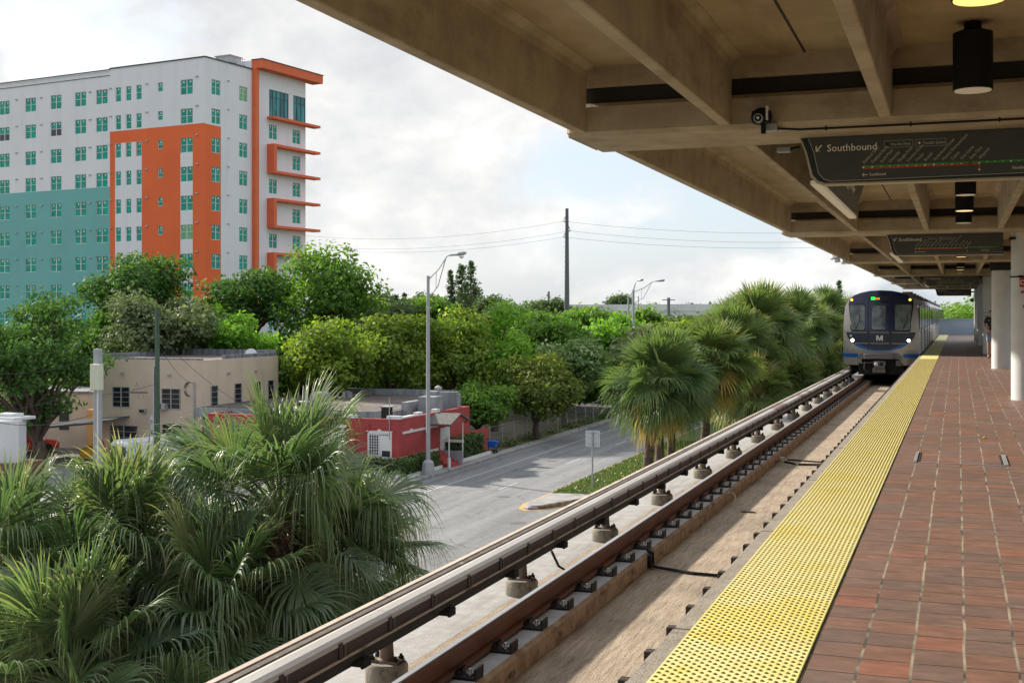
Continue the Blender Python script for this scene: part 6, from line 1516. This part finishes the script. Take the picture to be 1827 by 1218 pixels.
# conifers
def conifer(px, pyt, Z, hw_, label, seed, mat=L_dark, dens=1.0):
    rg = np.random.default_rng(seed); c = D(px, CY_, Z); H = EYE+(560-pyt)*Z/F_; t = thing('pine_tree', label, 'pine tree', (c.x, c.y, 0), 'pointed pines on the skyline')
    w = hw_*Z/F_; Cs = []; Ns = []
    z = H*.42
    b = MB(); b.tube([(c.x, c.y, 0), (c.x, c.y, H)], [.3, .04], bark, 7)
    while z < H:
        u = (H-z)/(H*.58); rr = w*min(1, .18+u*1.15)
        for k in range(4):
            a = rg.uniform(0, 2*PI); L = rr*rg.uniform(.45, 1.15); e = np.array([c.x+L*math.cos(a), c.y+L*math.sin(a), z+rg.uniform(-.1, .45)*L]); n = int(13*dens)
            s = rg.uniform(.25, 1, n)[:, None]; Cs.append(np.array([c.x, c.y, z])*(1-s)+e*s+rg.normal(0, .2, (n, 3))); Ns.append(np.tile([0, 0, 1.], (n, 1)))
            b.tube([(c.x, c.y, z), tuple(e)], .03, bark, 3, caps=False)
        z += rg.uniform(.25, .6)
    C = np.concatenate(Cs); V, Fq = leafcards(C, np.concatenate(Ns), .24, rg, jitter=1.0); npmesh('crown', V, Fq, rg.uniform(0, .4, len(Fq)), mat, t); b.build('trunk', t)
conifer(804, 484, 210, 15, 'small pointed pine left of the two tall pines', 51, L_far)
conifer(824, 474, 212, 27, 'tall pine in the middle of the group', 52, L_far)
conifer(840, 466, 208, 27, 'tallest pine with rounded tip at the right of the group', 53, L_far)
conifer(1497, 502, 240, 9, 'lone thin pine on the skyline left of the train', 54, L_far)
conifer(1481, 526, 250, 7, 'tiny pointed pine between the far palms and the train', 55, L_far)
conifer(707, 528, 230, 5, 'tiny thin pine spire left of the lamp pole', 56, L_far)
conifer(722, 525, 225, 5, 'tiny pine spire nearest the left of the lamp pole', 57, L_far)
# hedges
def hedge(name, label, x0, x1, y0, y1, z0, z1, seed, n):
    rg = np.random.default_rng(seed); t = thing(name, label, 'hedge', ((x0+x1)/2, (y0+y1)/2, 0))
    C = np.c_[rg.uniform(x0, x1, n), rg.uniform(y0, y1, n), rg.uniform(z0, z1, n)]
    f = rg.integers(0, 4, n); Nn = np.zeros((n, 3))
    C[f == 0, 0] = x1+rg.normal(0, .05, (f == 0).sum()); Nn[f == 0] = (1, 0, .2); C[f == 1, 1] = y0+rg.normal(0, .05, (f == 1).sum()); Nn[f == 1] = (0, -1, .2)
    top = f >= 2; C[top, 2] = z1+rg.normal(0, .05, top.sum()); Nn[top] = (0, 0, 1)
    V, Fq = leafcards(C, Nn, .075, rg, jitter=.8); npmesh('foliage', V, Fq, rg.normal(.35, .2, len(Fq))+.25*top, L_hedge, t)
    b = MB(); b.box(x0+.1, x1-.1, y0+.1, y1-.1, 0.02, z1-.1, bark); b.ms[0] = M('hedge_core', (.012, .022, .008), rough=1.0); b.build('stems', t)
hedge('hedge', 'long clipped green hedge before the red shop', -30.5, -29.55, 64.0, 68.9, .1, 1.05, 61, 9000)
hedge('hedge', 'clipped hedge turning along the side street below the barred window', -43.0, -30.55, 64.0, 64.95, .1, 1.05, 62, 9000)
hedge('hedge', 'dark short hedge between the porch steps and the blue cart', -30.5, -29.55, 72.2, 76.4, .1, 1.5, 63, 6000)
# weeds by the fence
rg = np.random.default_rng(70)
C = np.c_[rg.normal(-30.3, .5, 5000), rg.uniform(79.9, 111, 5000), np.abs(rg.normal(0, .22, 5000))+.05]; keepm = (np.sin(C[:, 1]*1.3)+rg.normal(0, .6, 5000)) > .1; C = C[keepm]
V, Fq = leafcards(C, np.tile([0, 0, 1.], (len(C), 1)), .09, rg); tag(npmesh('weeds', V, Fq, rg.uniform(.2, 1, len(Fq)), L_hedge), 'low weeds growing along the chain link fence', 'weeds', kind='stuff')

# palms ---------------------------------------------------------
def palm_crown(rg, nleaf, R, Lp, nseg, sect, fold, el_lo=-48, droop=1.0, upbias=0.0, deadlow=.9, split=.5):
    Vs, Fs, Ts, off = [], [], [], 0
    stem = MB()
    for i in range(nleaf):
        u = i/(nleaf-1); az = i*2.39996+rg.normal(0, .25); el = deg(84-(84-el_lo)*(u**(.85+upbias)))+rg.normal(0, .17)
        d = np.array([math.cos(el)*math.cos(az), math.cos(el)*math.sin(az), math.sin(el)]); s = np.array([-math.sin(az), math.cos(az), 0.])
        lp = Lp*rg.uniform(.8, 1.15)*(.75+.35*math.sin(u*PI)); Rr = R*rg.uniform(.88, 1.1)
        p1 = d*lp; p1[2] -= .16*lp*lp*math.cos(el); d2 = d+np.array([0, 0, -.22-.25*u]); d2 /= np.linalg.norm(d2)
        mid = d*lp*.5; mid[2] += .03
        stem.tube([(0, 0, 0), tuple(mid), tuple(p1)], [.028, .018, .011], L_palm, 4, caps=False)
        n = np.cross(d2, s); n /= np.linalg.norm(n); roll = rg.normal(0, .5); s2 = s*math.cos(roll)+n*math.sin(roll); n2 = np.cross(d2, s2)
        ph = np.linspace(deg(-118), deg(118), nseg)+rg.normal(0, .03, nseg); dph = deg(236)/(nseg-1)
        costa = .30*Rr*np.clip(np.cos(ph), 0, 1)
        e = np.cos(ph)[:, None]*d2+np.sin(ph)[:, None]*s2+(.30*np.abs(np.sin(ph)))[:, None]*n2*rg.uniform(.3, 1.2); e /= np.linalg.norm(e, axis=1)[:, None]
        wd = -np.sin(ph)[:, None]*d2+np.cos(ph)[:, None]*s2
        L = Rr*(.66+.34*np.cos(ph*.8))*rg.uniform(.88, 1.1, nseg)*np.where(rg.uniform(size=nseg) < .06, .65, 1)
        r = np.array(sect); base = p1[None]+costa[:, None]*d2*.6
        pos = base[:, None]+e[:, None]*(r[None, :, None]*L[:, None, None])
        dr = droop*(.40+1.1*u)*rg.uniform(.55, 1.35)*rg.uniform(.5, 1.7, nseg)
        gz = dr[:, None]*(np.clip(r-.40, 0, 1)**1.9)[None]*L[:, None]*1.15
        pos[:, :, 2] -= gz; pos[:, :, :2] -= e[:, None, :2]*(gz*.38)[:, :, None]
        pos += rg.normal(0, .02, (nseg, 1, 3))*(r**2)[None, :, None]
        hwid = np.where(r <= split, r*np.tan(dph/2)*1.06+.003, (split*np.tan(dph/2)*1.06+.003)*np.clip((1-r)/(1-split), 0, 1)**1.15+.0011)[None]*L[:, None]
        Lf = pos-wd[:, None]*hwid[:, :, None]; Rt = pos+wd[:, None]*hwid[:, :, None]
        m = len(r); tv = .34+rg.normal(0, .09)+(.10*(1-u) if u < .35 else 0)
        if u > deadlow or (u > .35 and rg.uniform() < .035): tv = rg.uniform(.85, 1.0)
        elif u < .12: tv += .04
        tt = tv+rg.normal(0, .06, nseg)
        if fold:
            Mi = pos+n2[None, None]*(hwid*.55)[:, :, None]
            V = np.stack([Lf, Mi, Rt], 2).reshape(-1, 3); idx = np.arange(nseg*m*3).reshape(nseg, m, 3)
            q1 = np.stack([idx[:, :-1, 0], idx[:, :-1, 1], idx[:, 1:, 1], idx[:, 1:, 0]], -1); q2 = np.stack([idx[:, :-1, 1], idx[:, :-1, 2], idx[:, 1:, 2], idx[:, 1:, 1]], -1)
            Fq = np.concatenate([q1.reshape(-1, 4), q2.reshape(-1, 4)]); tf = np.repeat(tt, m-1)
            tip = np.tile(np.where(r[1:] > .8, .18, 0), nseg); tf = np.concatenate([tf+tip, tf+tip+.03])
        else:
            V = np.stack([Lf, Rt], 2).reshape(-1, 3); idx = np.arange(nseg*m*2).reshape(nseg, m, 2)
            Fq = np.stack([idx[:, :-1, 0], idx[:, :-1, 1], idx[:, 1:, 1], idx[:, 1:, 0]], -1).reshape(-1, 4); tf = np.repeat(tt, m-1)+np.tile(np.where(r[1:] > .8, .15, 0), nseg)
        Vs.append(V); Fs.append(Fq+off); Ts.append(tf); off += len(V)
    SV = np.array(stem.v); SF = np.array([f for f in stem.f if len(f) == 4]); Vs.append(SV); Fs.append(SF+off); Ts.append(np.full(len(SF), .62))
    return np.concatenate(Vs), np.concatenate(Fs), np.concatenate(Ts)
def palm_trunk(h, r, rg, lean=(0, 0)):
    b = MB(); n = 14
    b.tube([(lean[0]*(k/n)**2-lean[0], lean[1]*(k/n)**2-lean[1], -h+h*k/n) for k in range(n+1)], [r*(1.15 if k < 2 else 1)*(1+.06*((k % 2)*2-1)) for k in range(n+1)], palm_bark, 12)
    for k in range(26):     # old leaf bases near the top
        a = k*2.4; z = -.12-k*.045; q = (math.cos(a), math.sin(a))
        zz = (z+h)/h; lx, ly = lean[0]*zz**2-lean[0], lean[1]*zz**2-lean[1]
        b.tube([(lx+q[0]*r*.7, ly+q[1]*r*.7, z), (lx+q[0]*(r+.12), ly+q[1]*(r+.12), z+.22)], [.05, .02], palm_bark, 4)
    return b
def seed_cluster(rg):
    b = MB()
    for k in range(70):
        a = rg.uniform(0, 2*PI); p = Vector((0, 0, 0)); q = Vector((math.cos(a)*rg.uniform(.05, .35), math.sin(a)*rg.uniform(.05, .35), rg.uniform(-.55, .15))); m = p.lerp(q, .5)+Vector((0, 0, .12))
        b.tube([p, m, q], .006, fibre, 3, caps=False)
        for j in range(4): w = m.lerp(q, .3+.2*j); b.tube([w, w+Vector(rg.normal(0, .05, 3))], .008, fibre, 3, caps=False)
    return b
SEC5 = (0.0, .2, .38, .55, .70, .82, .92, 1.0)
near = [(500, 930, 16.6, 1.12, 1.12, 46, 201, 'tall foreground fan palm with upright spray rising before the cream building'),
        (600, 1010, 17.4, 1.0, .80, 34, 202, 'foreground fan palm reaching right over the road with dark fans'),
        (225, 1020, 15.8, 1.1, 1.0, 44, 203, 'foreground fan palm with pale drooping tips left of centre'),
        (20, 1070, 15.0, 1.1, 1.0, 40, 204, 'foreground fan palm cut off by the left edge'),
        (395, 1110, 15.2, 1.1, .90, 40, 205, 'low foreground fan palm in the middle of the clump'),
        (130, 1230, 13.4, 1.05, .92, 38, 206, 'lowest foreground fan palm at the bottom left corner')]
for (px, py, Z, R, Lp, nl, sd, lb) in near:
    rg = np.random.default_rng(sd); c = D(px, py, Z)
    t = thing('fan_palm', lb, 'palm tree', (c.x, c.y, 0), 'fan palms in the foreground')
    V, Fq, T = palm_crown(rg, nl+16, R, Lp, 70, SEC5, True, el_lo=-52, droop=1.55, upbias=.05, deadlow=.96, split=.38)
    npmesh('crown', V+np.array([c.x, c.y, c.z]), Fq, T, L_palm, t)
    b = palm_trunk(c.z, .15, rg, (rg.normal(0, .3), rg.normal(0, .2))); b.v = [(x+c.x, y+c.y, z+c.z) for x, y, z in b.v]; b.build('trunk', t, smooth=True)
    if sd in (201, 202):
        b = seed_cluster(rg); q = D(488, 958, Z-1.2) if sd == 201 else D(560, 965, 16.3); b.v = [(x+q.x, y+q.y, z+q.z) for x, y, z in b.v]; b.build('seed_cluster', t)
# palms along the guideway, far side
protos = []
for k in range(3):
    rg = np.random.default_rng(300+k); V, Fq, T = palm_crown(rg, 96, 1.05, .92, 46, (0, .3, .5, .75, 1.0), False, el_lo=-64, droop=.55, upbias=-.05, deadlow=.88, split=.55)
    protos.append((V, Fq, T))
pl = [(35.2, -8.15, 7.62, .87, 'nearest fan palm on the right, full round crown beside the track'), (43.5, -8.2, 7.9, .93, 'second fan palm along the track, half behind the nearest'), (49.5, -8.5, 8.2, 1.0, 'third fan palm along the track, mid height'),
      (53.5, -8.1, 9.0, 1.1, 'tallest fan palm along the track, its top above the skyline'), (59.0, -8.0, 8.0, 1.1, 'low fan palm below the tallest one'), (47.5, -7.4, 6.5, .85, 'short fan palm tucked below the others near the rail'),
      (66.0, -8.0, 9.0, 1.1, 'bright topped fan palm right of the tallest'), (72.0, -7.6, 8.3, 1.1, 'fan palm in the dense row before the train'), (79.0, -7.9, 9.3, 1.1, 'second high fan palm on the skyline right of the tallest'),
      (86.0, -7.4, 8.4, 1.15, 'fan palm beside the front of the train'), (58.0, -7.3, 6.3, 1.0, 'low dark fan palm near the rail'), (70.0, -7.0, 6.5, 1.0, 'low fan palm near the train nose'), (96.0, -7.3, 8.8, 1.2, 'far fan palm beside the train'), (41.5, -9.2, 7.3, .85, 'lower fan palm behind the nearest round crown'), (63, -9.6, 7.6, 1.1, 'fan palm set back from the track row'), (40.5, -9.4, 7.3, .85, 'fan palm peeping out behind the nearest round crown'), (51.5, -9.8, 7.5, 1.05, 'fan palm behind the third one, away from the track'), (56.0, -9.4, 8.5, 1.05, 'fan palm just behind the tallest one'), (69.0, -9.2, 8.6, 1.1, 'set back fan palm near the train end of the row')]
for i, (y, x, z, sc, lb) in enumerate(pl):
    t = thing('fan_palm', lb, 'palm tree', (x, y, 0), 'fan palms beside the track'); rg = np.random.default_rng(400+i); V, Fq, T = protos[i % 3]
    a = rg.uniform(0, 2*PI); Rm = np.array([[math.cos(a), -math.sin(a), 0], [math.sin(a), math.cos(a), 0], [0, 0, 1]])
    npmesh('crown', (V@Rm.T)*sc+np.array([x, y, z]), Fq, T+rg.normal(0, .07), L_palm2, t)
    b = palm_trunk(z, .15, rg, (rg.normal(.2, .25), rg.normal(0, .2))); b.v = [(px_+x, py_+y, pz_+z) for px_, py_, pz_ in b.v]; b.build('trunk', t, smooth=True)
pf = D(672, 540, 170)
rg = np.random.default_rng(90); t = thing('feather_palm', 'small distant palm with arching fronds right of the tall green tree', 'palm tree', (pf.x, pf.y, 0)); Cs = []
b = MB(); b.tube([(pf.x, pf.y, 0), (pf.x, pf.y, pf.z)], .2, palm_bark, 6); b.build('trunk', t)
for k in range(16):
    a = k*2.4; el = rg.uniform(.1, 1.1); s = np.linspace(.1, 2.6, 26)[:, None]; dd = np.array([math.cos(a)*math.cos(el), math.sin(a)*math.cos(el), math.sin(el)]); p = np.array(pf)+dd*s; p[:, 2] -= (.16*s*s)[:, 0]; Cs.append(p+rg.normal(0, .06, p.shape))
C = np.concatenate(Cs); V, Fq = leafcards(C, np.tile([0, 0, 1.], (len(C), 1)), .22, rg); npmesh('crown', V, Fq, rg.uniform(0, .5, len(Fq)), L_far, t)
